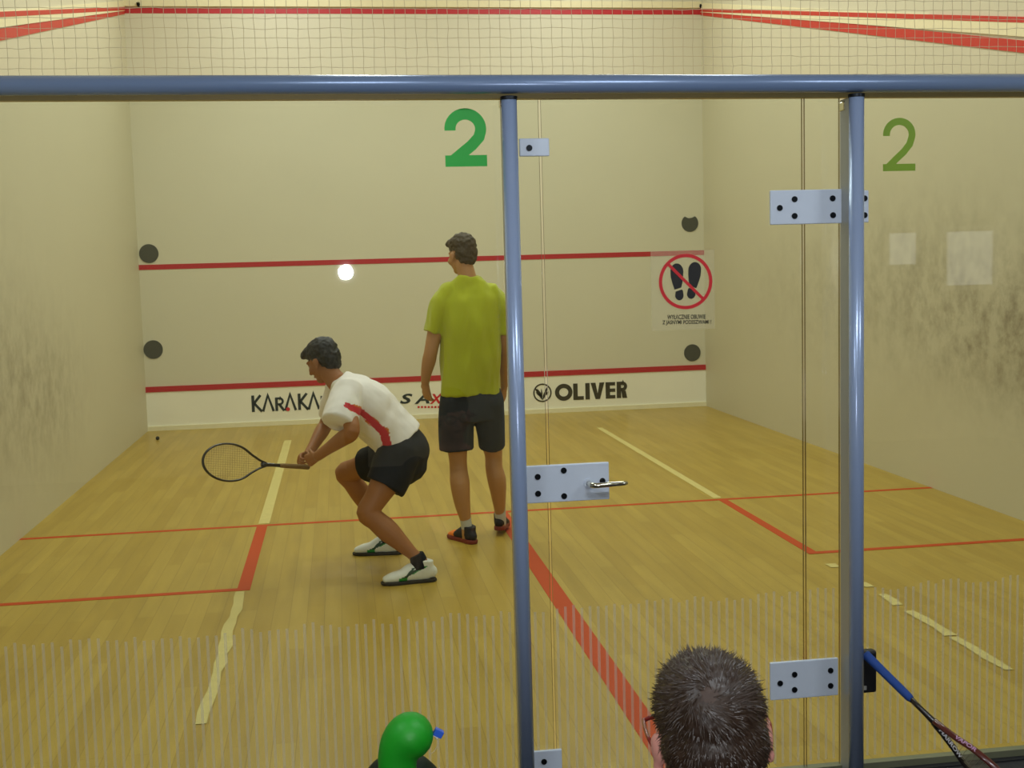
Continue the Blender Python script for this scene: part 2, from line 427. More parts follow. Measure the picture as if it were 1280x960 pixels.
def side_wall(sgn, name, m, label):
    x0, x1 = sorted((sgn*XW, sgn*(XW+.1)))
    w = struct(name, MB().box((x0, G-.4, -.1), (x1, YF, CEIL)), m, label, 'wall')
    # sloping out line: from 4.55 m at the front wall down to the glass wall
    def strip(n, z_front, z_back, w_, mm, th):
        a = V((sgn*XW, YF, z_front)); b = V((sgn*XW, G, z_back)); h = V((0, 0, w_/2)); d = V((-sgn*th, 0, 0))
        vs = [a-h, a+h, b+h, b-h]; vs += [p+d for p in vs]
        obj(n, MB().add(vs, [(0,1,2,3),(4,7,6,5),(0,4,5,1),(1,5,6,2),(2,6,7,3),(3,7,4,0)]), mm, w)
    strip('out_line', 4.55, 2.165, .075, M['out_red'], .006)
    strip('out_line_ledge', 4.60, 2.31, .105, M['ledge'], .012)
    strip('upper_red_line', 4.57, 2.40, .035, M['out_red'], .014)
    return w
side_wall(-1, 'wall_left', M['left'], 'cream left side wall with faint ball marks and sloping red line')
side_wall(1, 'wall_right', M['right'], 'cream right side wall with brown ball scuffs and sloping red line')
struct('ceiling_court', MB().box((-XW-.1, G, CEIL), (XW+.1, YF+.1, CEIL+.1)), M['ceiling'], 'pale ceiling high over the court', 'ceiling')

# viewing gallery around the camera
struct('floor_gallery', MB().box((-5, -7, -.15), (5, G-.02, GZ)), M['carpet'], 'dark floor of the viewing gallery in front of the glass', 'floor')
struct('wall_gallery_back', MB().box((-5, -7.1, -.1), (5, -7, 3.1)), M['plaster'], 'plain gallery wall behind the viewer', 'wall')
struct('wall_gallery_left', MB().box((-5.1, -7, -.1), (-5, G-.4, 3.1)), M['plaster'], 'plain gallery wall on the left', 'wall')
struct('wall_gallery_right', MB().box((5, -7, -.1), (5.1, G-.4, 3.1)), M['plaster'], 'plain gallery wall on the right', 'wall')
struct('wall_return_left', MB().box((-5, G-.5, -.1), (-XW-.1, G-.4, 3.1)), M['plaster'], 'wall return left of the glass', 'wall')
struct('wall_return_right', MB().box((XW+.1, G-.5, -.1), (5, G-.4, 3.1)), M['plaster'], 'wall return right of the glass', 'wall')
struct('ceiling_gallery', MB().box((-5, -7, 3.1), (5, G-.1, 3.2)), M['ceiling'], 'gallery ceiling above the viewer', 'ceiling')
struct('wall_upper', MB().box((-XW-.1, G-.1, 3.1), (XW+.1, G, CEIL)), M['plaster'], 'wall over the net on the gallery side', 'wall')
ym = 2*G+7
WINDOWS = [(a.x, b.x, b.z, a.z) for a, b in ((at(1110, 292, ym), at(1143, 330, ym)), (at(1182, 290, ym), at(1242, 355, ym)))]
# gallery window, mirrored faintly in the right glass panel
gw = tag(bpy.data.objects.new('window_5', None), 'bright daylight window in the gallery behind the viewer', 'window', kind='structure'); C.objects.link(gw)
for (x0, x1, z0, z1) in WINDOWS:
    obj('pane', MB().box((x0, -6.995, z0), (x1, -6.985, z1)), M['daylight'], gw)
    fb = MB()
    for bx_ in (((x0-.05, z0-.05), (x0, z1+.05)), ((x1, z0-.05), (x1+.05, z1+.05)), ((x0, z0-.05), (x1, z0)), ((x0, z1), (x1, z1+.05))):
        fb.box((bx_[0][0], -7, bx_[0][1]), (bx_[1][0], -6.97, bx_[1][1]))
    obj('frame', fb, M['white_frame'], gw)

# ------------------------------------------------------------------ glass wall
def pane(mb, x0, x1, z0, z1):
    y0, y1 = G-.006, G+.006
    vs = [(x0,y0,z0),(x1,y0,z0),(x1,y1,z0),(x0,y1,z0),(x0,y0,z1),(x1,y0,z1),(x1,y1,z1),(x0,y1,z1)]
    mb.add(vs, [(0,1,5,4),(2,3,7,6)], 0); mb.add(vs, [(0,3,2,1),(4,5,6,7),(1,2,6,5),(3,0,4,7)], 1); return mb
GB, GT = .008, 2.215
def glazing(name, x0, x1, label, cat='glass panel', z1=2.22):
    e = thing(name, label, cat, (0, G, 0), kind='structure')
    obj('glass_pane', pane(MB(), x0, x1, GB, z1), [M['glass'], M['glass_edge']], e)
    b = MB(); x = x0+.012
    top = .607
    while x < x1-.012:
        h = top + random.uniform(-.012, .012)
        b.add([(x-.0045, G-.0075, .03), (x+.0045, G-.0075, .03), (x+.0045, G-.0075, h), (x-.0045, G-.0075, h)], [(0, 1, 2, 3)]); x += .0268
    obj('stripe_film', b, M['film'], e)
    return e
glazing('window_1', -XW, -.545, 'wide clear glass panel left of the blue posts with bright green number')
glass_l = glazing('window_2', -.518, -.4275, 'narrow fixed glass strip between left post and glass door')
glass_r = glazing('window_3', .4285, .545, 'narrow fixed glass strip between glass door and right post')
glazing('window_4', .575, XW, 'clear glass panel right of the right post with olive number')
door = glazing('door_1', -.4195, .4205, 'frameless clear glass door with metal hinge plates and lever handle', 'door', 2.208)

def plate(name, x0, x1, z0, z1, screws, parent, y=G-.0065, th=.012, hole=None):
    p = obj(name, MB().box((x0, y-th, z0), (x1, y, z1)), M['plate'], parent, bevel=.003)
    for (x, z) in screws:
        b = MB().tube([(x, y-th+.001, z), (x, y-th-.003, z)], .0095, 14)
        obj('screw', b, M['screw'], p)
        # hexagonal socket
    return p
def q(u, v): p = at(u, v, G-.018); return (p.x, p.z)
def pl(name, u0, v0, u1, v1, scr, parent):
    a, b = q(u0, v0), q(u1, v1)
    return plate(name, a[0], b[0], b[1], a[1], [q(*s) for s in scr], parent)
pl('hinge_plate', 963, 238, 1053, 279, [(974.5, 260), (993, 249), (993, 270), (1040.5, 248), (1041, 269)], door)
pl('hinge_plate', 963, 829, 1048, 869, [(975, 854), (993, 843), (993, 862), (1038, 838), (1038, 857)], door)
pl('hinge_plate_end', 1072, 238, 1086, 278, [(1080.5, 248), (1080.5, 269)], glass_r)
pl('clamp_plate', 649, 173, 687, 195, [(661.5, 185)], glass_l)
pl('clamp_plate', 664, 940, 703, 966, [(680, 952)], glass_l)
lk = pl('lock_plate', 656, 583, 762, 624, [(672, 596), (672.5, 617), (704.5, 588), (705, 620), (753, 601)], door)
hp = V(at(736, 604, G-.02)); he = at(784, 604, G-.07)
hb = MB().tube([(hp.x, G-.018, hp.z), (hp.x, G-.022, hp.z)], .016, 20)
obj('handle_rose', hb, M['plate'], lk)
hb = MB().tube([(hp.x, G-.018, hp.z), (hp.x, G-.05, hp.z), (hp.x+.004, G-.062, hp.z), (hp.x+.016, G-.068, hp.z), (he.x-.01, G-.07, he.z), (he.x, G-.066, he.z)], [.009, .009, .009, .0085, .0075, .006], 12)
obj('lever_handle', hb, M['chrome'], door, smooth=True)

def post(xc, label):
    e = thing('glazing_post', label, 'post', (xc, G-.1, GZ))
    b = MB().tube([(xc, G-.1, GZ), (xc, G-.1, 2.200)], .0235, 28)
    obj('tube', b, M['post'], e, smooth=True)
    obj('fin', MB().box((xc-.014, G-.1, GZ), (xc+.014, G-.007, 2.198)), M['fin'], e, bevel=.002)
    obj('collar', MB().tube([(xc, G-.1, 2.194), (xc, G-.1, 2.204)], .0255, 28), M['screw'], e)
    return e
pL = post(-.532, 'blue grey tubular steel post between left glass panel and glass door')
pR = post(.559, 'blue grey tubular steel post on the hinge side of the glass door')
for (u, v, p) in ((629, 127, pL), (1057, 132, pR)):
    c = at(u, v, G-.03)
    obj('glass_clip', MB().box((c.x-.012, G-.045, c.z-.016), (c.x+.012, G-.0066, c.z+.012)), M['chrome'], p, bevel=.003)
for o in bpy.data.objects:
    pass
rail = thing('top_rail', 'long blue grey tubular rail along the top of the glass wall', 'rail', (0, G-.1, 2.238))
obj('tube', MB().tube([(-XW+.01, G-.1, 2.238+.011), (XW-.01, G-.1, 2.238-.010)], .0275, 32), M['steel'], rail, smooth=True)
cb = MB().box((-XW+.01, G-.014, 2.208), (XW-.01, G+.014, 2.262))
for p_ in cb.v: p_.z -= p_.x*.0036
obj('glazing_channel', cb, M['channel'], rail)
obj('bracket', MB().box((-XW+.01, G-.09, 2.236), (XW-.01, G-.01, 2.244)), M['fin'], rail)
th = struct('trim_1', MB().box((-XW, G-.02, -.03), (XW, G+.012, .0085)), M['threshold'], 'dull aluminium sill strip under the glass wall', 'sill')
obj('rubber_edge', MB().box((-XW, G-.045, GZ), (XW, G-.02, GZ+.006)), M['dark_sill'], th)

# net over the rail
def net():
    b = MB(); cx, cz = .0318, .0285; x0, x1, z0, z1 = -XW+.02, XW-.02, 2.278, 3.1
    nx, nz = int((x1-x0)/cx), int((z1-z0)/cz); P = {}
    for i in range(nx+1):
        for k in range(nz+1):
            w = noise.noise(V((i*.09, k*.05, 3)))
            P[i, k] = V((x0+i*cx + .004*noise.noise(V((i*.7, k*.6, 0))) + .012*w*(k/nz), G - .01 + .01*w, z0+k*cz + .004*noise.noise(V((i*.6, k*.7, 9)))))
    r = .0009
    def cord(p, t):
        d = (t-p).normalized(); s_ = V((0, 1, 0)); w = d.cross(s_)
        ring = lambda c: [c + s_*r*math.cos(a) + w*r*math.sin(a) for a in (0, 2.094, 4.189)]
        A, B = ring(p), ring(t)
        b.add(A+B, [(0,1,4,3),(1,2,5,4),(2,0,3,5)])
    for i in range(nx+1):
        for k in range(nz+1):
            if i < nx: cord(P[i, k], P[i+1, k])
            if k < nz: cord(P[i, k], P[i, k+1])
    me = bpy.data.meshes.new('safety_net'); me.from_pydata([tuple(v) for v in b.v], [], b.f)
    return tag(obj('safety_net', me, M['net']), 'fine beige safety net stretched above the blue rail', 'net')
net()

# ------------------------------------------------------------------ writing and marks on glass and wall
def arc(cx, cz, r, a0, a1, n, rz=None):
    rz = rz or r
    return [(cx+r*math.cos(R(a0+(a1-a0)*i/n)), cz+rz*math.sin(R(a0+(a1-a0)*i/n))) for i in range(n+1)]
def two(w, h, s):
    """a figure 2, w x h, stroke s, lower left corner at 0,0"""
    r = w/2 - s/2; rz = r*.95; cz = h - s/2 - rz
    p = arc(w/2, cz, r, 186, -22, 18, rz)
    p += [(w*.82, h*.50), (w*.64, h*.36), (w*.40, h*.225), (s*.75, s*.55)]
    b = MB(); b.ribbon(p, s, TR((0,0,0))); b.box((0, -.0006, 0), (w, .002, s)); return b
for (u0, v0, u1, v1, s, m, lab) in ((557, 208.5, 607, 135, .034, 'green2', 'bold bright green number two on the glass left of the post'),
                                   (1104, 214, 1144.5, 147, .0225, 'olive2', 'thin olive green number two on the right glass panel')):
    a, b = at(u0, v0, G-.009), at(u1, v1, G-.009)
    mb = two(b.x-a.x, b.z-a.z, s); me = mb.mesh('number_sticker'); me.transform(TR((a.x, G-.0088, a.z)))
    tag(obj('number_sticker', me, M[m]), lab, 'sticker')

# prohibition sticker
def sole(T, k, mb):
    P = arc(.001, .047, .0275, 0, 180, 14, .036) + [(-.0265, .022), (-.021, -.006), (-.014, -.034), (.015, -.027), (.021, -.008), (.026, .02)]
    Hl = arc(.005, -.060, .0185, 190, 352, 10, .024) + [(.021, -.041), (.017, -.036), (-.010, -.043)]
    for q_ in (P, Hl):
        mb.poly([(x*k, z) for x, z in (q_ if k > 0 else q_[::-1])], T, .001)
sc_ = at(857, 352, G-.01); st = thing('prohibition_sticker', 'round red no dark soles sticker with two black footprints on the glass door', 'sticker', (sc_.x, G-.009, sc_.z))
T0 = TR((sc_.x, G-.0105, sc_.z))
r_ = .082
obj('backing_film', MB().box((sc_.x-.112, G-.0085, sc_.z-.152), (sc_.x+.095, G-.0075, sc_.z+.098)), M['sticker_film'], st)
fp = MB(); sole(T0 @ TR((-.027, 0, .0)) @ RY(R(-3)) @ Matrix.Diagonal((.76, 1, .70, 1)), 1, fp); sole(T0 @ TR((.027, 0, .003)) @ RY(R(7)) @ Matrix.Diagonal((.76, 1, .70, 1)), -1, fp)
obj('footprints', fp, M['black_ink'], st)
rg = MB().ribbon(arc(0, 0, r_, 0, 360, 48)[:-1], .0105, TR((sc_.x, G-.0115, sc_.z)), .001, closed=True)
rg.ribbon([(-r_*.70, r_*.70), (r_*.70, -r_*.70)], .0095, TR((sc_.x, G-.0118, sc_.z)), .001)
obj('red_ring', rg, M['sign_red'], st)
for body, du0, du1, dv in (('WYŁĄCZNIE OBUWIE', 834, 882, 401.5), ('Z JASNYMI PODESZWAMI !', 828, 889, 408.5)):
    a, b = at(du0, dv-1.5, G-.01), at(du1, dv-1.5, G-.01)
    me = text_mesh(body, .0165 if 'Ą' not in body else .0192, b.x-a.x, .022)
    me.transform(TR((a.x, G-.0105, a.z - (.002 if 'Ą' in body else 0))) @ RY(R(1.2)))
    obj('lettering', me, M['black_ink'], st)

# logos on the front wall
def wl(u, v): return at(u, v, YF-.013)
lg = thing('wall_logo', 'dark brown OLIVER lettering with round leaf emblem on the tin board', 'logo', (1.7, YF-.013, .14))
c = wl(678, 491); T = TR((c.x, YF-.0155, c.z))
e = MB().ribbon(arc(0, 0, .1, 0, 360, 40)[:-1], .016, T, .003, closed=True)
def leaf(T, ln, w): return [(0, 0)] + [(w*math.sin(math.pi*i/6)*.5, ln*i/6) for i in range(1, 6)] + [(0, ln)] + [(-w*math.sin(math.pi*i/6)*.5, ln*i/6) for i in range(5, 0, -1)]
for (x, z, a, ln, w) in ((0, -.085, -24, .15, .035), (-.01, -.04, -52, .085, .03), (0, -.085, 22, .15, .03), (.012, -.04, 50, .08, .026), (-.005, -.07, -3, .12, .018), (-.05, .0, -30, .07, .022), (.035, 0, 20, .075, .02)):
    e.poly(leaf(None, ln, w), T @ TR((x, 0, z)) @ RY(R(a)), .003)
obj('emblem', e, M['brown_ink'], lg)
a, b = wl(694, 500), wl(783.5, 497)
H = .2; LW = b.x-a.x
def letters_oliver():
    b_ = MB(); s = .052; T = TR((a.x, YF-.0155, a.z-.01)); h = .192
    x = 0.; def_w = LW
    k = LW/.93
    # O L I V E R
    b_.ribbon(arc(.112*k, h/2, .086*k, 0, 360, 36, h/2-.022)[:-1], s*.95, T, .003, closed=True)
    x = .235*k; b_.box((x, 0, 0), (x+s, .003, h), T=T); b_.box((x+s, 0, 0), (x+.135*k, .003, s*.8), T=T)
    x = .392*k; b_.box((x, 0, 0), (x+s, .003, h), T=T)
    x = .462*k; b_.poly([(x, h), (x+s*1.1, h), (x+.089*k, s*1.25), (x+.178*k-s*1.1, h), (x+.178*k, h), (x+.118*k, 0), (x+.06*k, 0)], T, .003)
    x = .655*k; b_.box((x, 0, 0), (x+s, .003, h), T=T)
    for z in (0, h/2-s*.38, h-s*.78): b_.box((x+s, 0, z), (x+.125*k, .003, z+s*.76), T=T)
    x = .80*k; b_.box((x, 0, 0), (x+s, .003, h), T=T)
    b_.ribbon([(x+s*.9, h-s*.36), (x+.075*k, h-s*.36)] + arc(.075*k+x, h*.71, h*.29-s*.36, 90, -90, 10) + [(x+s*.9, h*.42+s*.36)], s*.74, T, .003)
    b_.poly([(x+.06*k, h*.44), (x+.06*k+s, h*.44), (x+.135*k, 0), (x+.135*k-s*1.1, 0)], T, .003)
    return b_
obj('lettering', letters_oliver(), M['brown_ink'], lg)
kg = thing('wall_logo', 'dark KARAKAL lettering with a red dot on the tin board', 'logo', (-1.7, YF-.013, .14))
a, b = wl(315, 515), wl(399, 511)
def letters_karakal():
    b_ = MB(); T = TR((a.x, YF-.0155, a.z)); h = .185; w = (b.x-a.x)/5.75; s = .028
    def K(x): b_.box((x, 0, 0), (x+s*1.15, .003, h), T=T); b_.ribbon([(x+w*.78, h), (x+s, h*.52), (x+w*.86, 0)], s, T, .003)
    def A(x): b_.ribbon([(x, 0), (x+w*.45, h*.98), (x+w*.9, 0)], s, T, .003)
    def Rr(x):
        b_.box((x, 0, 0), (x+s*1.1, .003, h*.82), T=T)
        b_.ribbon([(x+s, h*.76), (x+w*.4, h*.76)] + arc(x+w*.4, h*.58, h*.18, 90, -90, 8) + [(x+s, h*.40)], s*.85, T, .003)
        b_.ribbon([(x+w*.35, h*.40), (x+w*.75, 0)], s, T, .003)
    K(0); A(w*.95); Rr(w*2.0); A(w*2.85); K(w*3.95); A(w*4.85); b_.box((w*5.9, 0, 0), (w*5.9+s, .003, h*.8), T=T); b_.box((w*5.9, 0, 0), (w*6.5, .003, s), T=T)
    return b_
obj('lettering', letters_karakal(), M['navy_ink'], kg)
c = wl(360, 511.5); obj('red_dot', MB().poly(arc(0, 0, .022, 0, 359, 16)[:-1], TR((c.x, YF-.017, c.z)), .003), M['red_ink'], kg)
sg = thing('wall_logo', 'slanted dark SAX lettering with red X on the tin board, partly behind players', 'logo', (-.2, YF-.013, .14))
def sax(body, u0, u1, m):
    p0, p1 = wl(u0, 505), wl(u1, 505)
    me = text_mesh(body, .115, p1.x-p0.x, .03, shear=.25); me.transform(TR((p0.x, YF-.0155, p0.z))); obj('lettering', me, M[m], sg)
sax('S', 500, 516, 'navy_ink'); sax('A', 518, 537, 'navy_ink'); sax('X', 537, 554, 'red_ink')
b_ = MB()
for i in range(7):
    p0 = wl(522+i*4.2, 510); b_.box((p0.x, YF-.0155, p0.z), (p0.x+.024, YF-.013, p0.z+.022))
obj('small_print', b_, M['red_ink'], sg)

for u, v in ((876, 8), (173, 6)):
    p_ = at(u, v, YF-.03); obj('net_hook', MB().tube([(p_.x, YF-.001, p_.z), (p_.x, YF-.04, p_.z), (p_.x, YF-.05, p_.z+.02)], .018, 10), M['screw'], wf)
# four dark targets on the front wall
for (u, v, bite, lab) in ((186, 317, 0, 'dark grey round target high on the front wall, left above the red line'), (191.5, 437, 0, 'dark grey round target low on the front wall, left between the red lines'),
                          (862.5, 279, 1, 'dark grey round target with a notched top, high on the right of the front wall'), (865.5, 441, 0, 'dark grey round target low on the right, under the footprint sticker')):
    c = at(u, v, YF-.006); r = .103 if u < 300 else .1
    if bite: P = arc(0, 0, r, 128, 412, 30) + [(.022, .062), (-.02, .058)]
    else: P = arc(0, 0, r, 0, 360, 40)[:-1]
    mb = MB().poly(P, TR((c.x, YF-.006, c.z)), .006)
    tag(obj('wall_target', mb, M['disc']), lab, 'target', 'round targets on the front wall')

# ------------------------------------------------------------------ people
def head(mb, T, k=1.0):
    q_ = T @ Matrix.Scale(k, 4)
    mb.ellipsoid((0, -.012, .035), (.076, .095, .088), q_)
    mb.ellipsoid((0, .025, -.025), (.064, .066, .085), q_)
    mb.ellipsoid((0, .052, -.088), (.032, .036, .026), q_)
    mb.limb([((0, .09, .012), .008, .008), ((0, .104, -.012), .011, .011), ((0, .112, -.032), .016, .012)], (1,0,0), T=q_, n=10)
    mb.limb([((-.038, .080, .022), .010, .010), ((0, .086, .022), .010, .010), ((.038, .080, .022), .010, .010)], (0,0,1), T=q_, n=10)
    mb.ellipsoid((0, .086, -.063), (.024, .012, .008), q_, 12, 8)
    for s in (-1, 1):
        mb.ellipsoid((s*.034, .074, .002), (.013, .013, .011), q_, 12, 8)
        mb.ellipsoid((s*.044, .060, -.03), (.024, .022, .026), q_, 12, 8)
        e_ = q_ @ TR((s*.082, -.008, -.014)) @ RZ(s*R(-22))
        mb.ellipsoid((0, 0, .006), (.009, .02, .026), e_, 14, 10); mb.ellipsoid((0, .006, -.022), (.008, .011, .014), e_, 12, 8)
def hand(mb, w, d, n, s, curl=(.25, .3, .3), k=1., spread=.06):
    """w wrist, d finger direction, n palm-facing normal, s thumb side"""
    d = V(d).normalized(); n = V(n); n = (n-d*n.dot(d)).normalized(); s = V(s); s = (s-d*s.dot(d)-n*s.dot(n)).normalized()
    mb.limb([(w-d*.02*k, .024*k, .017*k), (w+d*.03*k, .033*k, .016*k), (w+d*.075*k, .040*k, .013*k), (w+d*.092*k, .038*k, .010*k)], s, n=14)
    for off, ln in ((.0315, .070), (.0105, .080), (-.0105, .074), (-.0315, .058)):
        p = w + d*.085*k + s*off*k; dd = (d + s*off*spread*20*.1).normalized(); a = 0; pts = [(p-dd*.012*k, .0088*k)]
        for j, (fr, cu) in enumerate(zip((.45, .31, .24), curl)):
            a += cu; p = p + (dd*math.cos(a)+n*math.sin(a))*(ln*fr*k); pts.append((p.copy(), (.0082, .0076, .0062)[j]*k))
        mb.limb([(c, r, r) for c, r in pts], s, n=8, sub=2)
    p = w + d*.022*k + s*.022*k; pts = [(p.copy(), .013*k)]
    for ln, ds, dn in ((.036, .75, .25), (.03, .5, .45), (.024, .25, .6)):
        p = p + (d*.75+s*ds+n*dn*(1+curl[1])).normalized()*(ln*k); pts.append((p.copy(), .0098*k if ln > .03 else .0085*k))
    mb.limb([(c, r, r) for c, r in pts], n, n=8, sub=2)
def face_paint(me, T, k=1.):
    """lips and eyes as material slots 1 and 2"""
    Ti = (T @ Matrix.Scale(k, 4)).inverted()
    for p in me.polygons:
        c = Ti @ p.center
        if c.y > .07:
            if ((c.x/.024)**2 + ((c.z+.063)/.008)**2) < 1: p.material_index = 1
            for s in (-1, 1):
                if (((c.x-s*.034)/.011)**2 + ((c.z-.002)/.005)**2) < 1: p.material_index = 2
def person(label, loc, group=None): return thing('person', label, 'person', loc)

SHOE = [((0, -.068, .045), .026, .030), ((0, -.05, .05), .034, .042), ((0, 0, .052), .036, .05), ((0, .05, .048), .039, .044), ((0, .1, .036), .044, .031), ((0, .15, .03), .045, .025), ((0, .185, .024), .036, .017)]
def shoe(T, parent, upper, sole_m, paint=None, length=1., zs=1., sole_z=1.):
    S = T @ Matrix.Diagonal((1, length, 1, 1))
    b = MB().limb(SHOE, (1, 0, 0), n=20)
    b.limb([((0, -.022, .05), .038, .052), ((0, -.024, .09), .0385, .050), ((0, -.026, .108), .040, .050)], (1, 0, 0), n=18, cap='flat')
    b.limb([((0, .02, .088), .014, .01), ((0, .06, .082), .016, .01), ((0, .095, .064), .017, .008)], (1, 0, 0), n=10)
    me = fuse(b, .005, 2)
    for v in me.vertices: v.co.z = max(v.co.z, .016)
    cols = [upper]
    if paint:
        cols += [c for c in paint[0]]
        for p in me.polygons: p.material_index = paint[1](p.center, p.normal)
    me.transform(S @ Matrix.Diagonal((1, 1, zs, 1)))
    o = obj('shoe', me, cols, parent, smooth=True)
    L_ = [(-.03,-.075),(-.036,-.04),(-.036,.02),(-.042,.08),(-.049,.13),(-.044,.175),(-.024,.2),(0,.206),(.024,.2),(.044,.175),(.047,.13),(.041,.08),(.037,.02),(.036,-.04),(.03,-.075),(.014,-.09),(-.014,-.09)]
    n = len(L_); s_ = MB()
    rings = [[V((x*k, y*k+.003, z)) for x, y in L_] for z, k in ((0, .95), (.004, 1), (.018, 1.02), (.026, .97))]
    s_.rings(rings); sm = s_.mesh('sole'); sm.transform(S @ Matrix.Diagonal((1, 1, sole_z, 1)))
    obj('sole', sm, sole_m, o)
    return o

# ---- player in the lime shirt, standing, seen from behind
def lime_player():
    Y = 3.42
    P = lambda u, v, dy=0.: at(u, v, Y+dy)
    px = 1/206.
    root = person('standing player in lime green shirt and dark shorts, seen from behind by the post', (P(592, 681).x, Y, 0))
    hc = P(577.5, 319, .03); HT = TR(hc) @ RZ(R(27)) @ RX(R(-6))
    b = MB(); head(b, HT, .98)
    b.limb([(P(579.5, 330, .0), .054, .056), (P(583.5, 344, -.01), .055, .056), (P(585, 362, -.01), .075, .062)], n=20)
    b.limb([(P(586, 356), 20*px, .06), (P(587, 366), 36*px, .085), (P(588, 380), 38*px, .105), (P(588, 410), 36*px, .115), (P(588, 450), 32*px, .10), (P(588, 480), 33*px, .105), (P(589, 503), 35*px, .11), (P(590, 512), 30*px, .085)], n=28)
    # arms
    b.limb([(P(559, 373), .046, .046), (P(549, 392), .05, .052), (P(543, 418), .046, .046), (P(538.5, 440, .0), .042, .043), (P(536, 452, .02), .043, .045), (P(533, 466, .04), .034, .036), (P(531.5, 478, .06), .026, .030)], n=16)
    b.limb([(P(618, 373), .046, .046), (P(627, 395), .05, .052), (P(631, 420), .045, .045), (P(633, 440, .02), .04, .042), (P(632, 455, .05), .042, .044), (P(631, 470, .08), .032, .034), (P(630, 482, .10), .025, .029)], n=16)
    hand(b, P(531.5, 477, .06), P(534, 500, .09)-P(531.5, 477, .06), V((.75, .65, 0)), V((-.35, .9, 0)), (.3, .35, .3), .95)
    hand(b, P(630, 482, .10), P(628, 505, .13)-P(630, 482, .10), V((-.75, .65, 0)), V((.35, .9, 0)), (.3, .35, .3), .95)
    # legs
    kl, kr = P(572.5, 578, .03), P(617, 574, .10)
    b.limb([(P(573, 513), .085, .092), (P(571, 545, .01), .074, .08), (kl+V((0,0,.03)), .057, .062), (kl+V((.002,-.005,-.05)), .056, .062), (P(575, 605, -.01), .061, .066), (P(578, 630, -.01), .049, .052), (P(582.5, 652, .0), .033, .036), (P(583.5, 664, .0), .033, .036), (P(583.5, 673, .01), .03, .034)], n=20)
    b.limb([(P(607, 513, .03), .08, .088), (P(613, 545, .06), .074, .078), (kr+V((0,0,.03)), .056, .062), (kr+V((0,-.005,-.05)), .055, .062), (P(621, 600, .09), .059, .066), (P(623.5, 622, .12), .046, .05), (P(625, 643, .16), .032, .035), (P(625.5, 655, .17), .033, .037), (P(626.5, 657, .18), .03, .034)], n=20)
    me = fuse(b, .0048, 5); face_paint(me, HT, .98)
    obj('body', me, [M['skin'], M['lips'], M['eye']], root, smooth=True)
    # hair
    h = MB(); S = HT @ Matrix.Scale(.98, 4)
    h.ellipsoid((0, -.014, .06), (.083, .098, .078), S); h.ellipsoid((0, -.048, .012), (.076, .064, .075), S); h.ellipsoid((0, -.058, -.025), (.062, .045, .055), S)
    h.ellipsoid((0, .058, .085), (.062, .036, .032), S); h.limb([((-.05, .07, .075), .02, .02), ((0, .095, .085), .022, .02), ((.05, .07, .08), .02, .02)], (0,0,1), T=S)
    hm = fuse(h, .006, 3); hm.update()
    for v in hm.vertices: v.co += v.normal*(.007*noise.noise(v.co*55)+.004*noise.noise(v.co*120))
    obj('hair', hm, M['brown_hair'], root, smooth=True)
    # shirt
    s = MB()
    s.limb([(P(585.5, 345.5), 16.5*px, .066), (P(585.5, 350), 21*px, .078), (P(586, 357), 29*px, .088), (P(587, 366), 38*px, .105), (P(588, 378), 41*px, .128), (P(588.5, 400), 39.5*px, .142), (P(588, 430), 38.5*px, .138), (P(588, 460), 38.5*px, .138), (P(588.5, 493), 39.5*px, .142)], n=32, cap='flat')
    s.limb([(P(562, 366), .068, .075), (P(551.5, 382), .070, .078), (P(545, 400), .062, .074), (P(540.5, 416), .056, .072)], V((1,0,-.45)), n=18, cap=('round', 'flat'))
    s.limb([(P(614, 366), .068, .075), (P(624, 382), .068, .078), (P(628, 400), .058, .074), (P(630, 417), .053, .07)], V((1,0,.35)), n=18, cap=('round', 'flat'))
    sm = fuse(s, .007, 4); wrinkle(sm, .017, 11, 3.8, 4)
    obj('shirt', sm, M['lime_shirt'], root, smooth=True)
    # shorts
    s = MB()
    s.limb([(P(588.5, 486), 38*px, .125), (P(589, 500), 39.5*px, .135), (P(589.5, 515), 40*px, .135), (P(590, 525), 38*px, .125)], n=30, cap='flat')
    s.limb([(P(571, 500), 21*px, .12), (P(570.5, 525, .0), 22.5*px, .115), (P(570.5, 548, .01), 22.5*px, .105), (P(571, 561, .015), 22.5*px, .1)], n=24, cap=('round', 'flat'))
    s.limb([(P(610, 500), 20*px, .12), (P(611.5, 522, .03), 19.5*px, .115), (P(614, 545, .06), 18*px, .105), (P(614.5, 557, .08), 17.5*px, .1)], n=24, cap=('round', 'flat'))
    sm = fuse(s, .007, 3); wrinkle(sm, .007, 9, 3, 9)
    obj('shorts', sm, M['navy_shorts'], root, smooth=True)
    for pts in ([(P(581.5, 646), .036, .04), (P(583.5, 660), .034, .037), (P(583.5, 669, .0), .027, .029)], [(P(625, 633, .15), .036, .039), (P(625.5, 650, .17), .037, .041), (P(626.5, 656, .18), .033, .036)]):
        obj('sock', fuse(MB().limb(pts, n=18, cap='flat'), .005, 2), M['sock'], root, smooth=True)
    def pt(c, n):
        if c.x < -.008 and c.y > .1 and c.z > .026: return 1
        return 0
    a = at(592, 681, 3.345); an = V((P(583.5, 664).x, 3.43, 0))
    shoe(TR((an.x+.004, 3.43, 0)) @ RZ(R(26)), root, M['black_shoe'], M['red_sole'], ([M['orange_shoe']], pt), .97)
    shoe(TR((P(626, 655, .17).x, 3.615, .018)) @ RZ(R(-14)) @ TR((0, .13, 0)) @ RX(R(-5)) @ TR((0, -.13, 0)), root, M['black_shoe'], M['red_sole'], ([M['orange_shoe']], lambda c, n: 1 if c.y > .12 and c.x < -.02 else 0), .97)
lime_player()

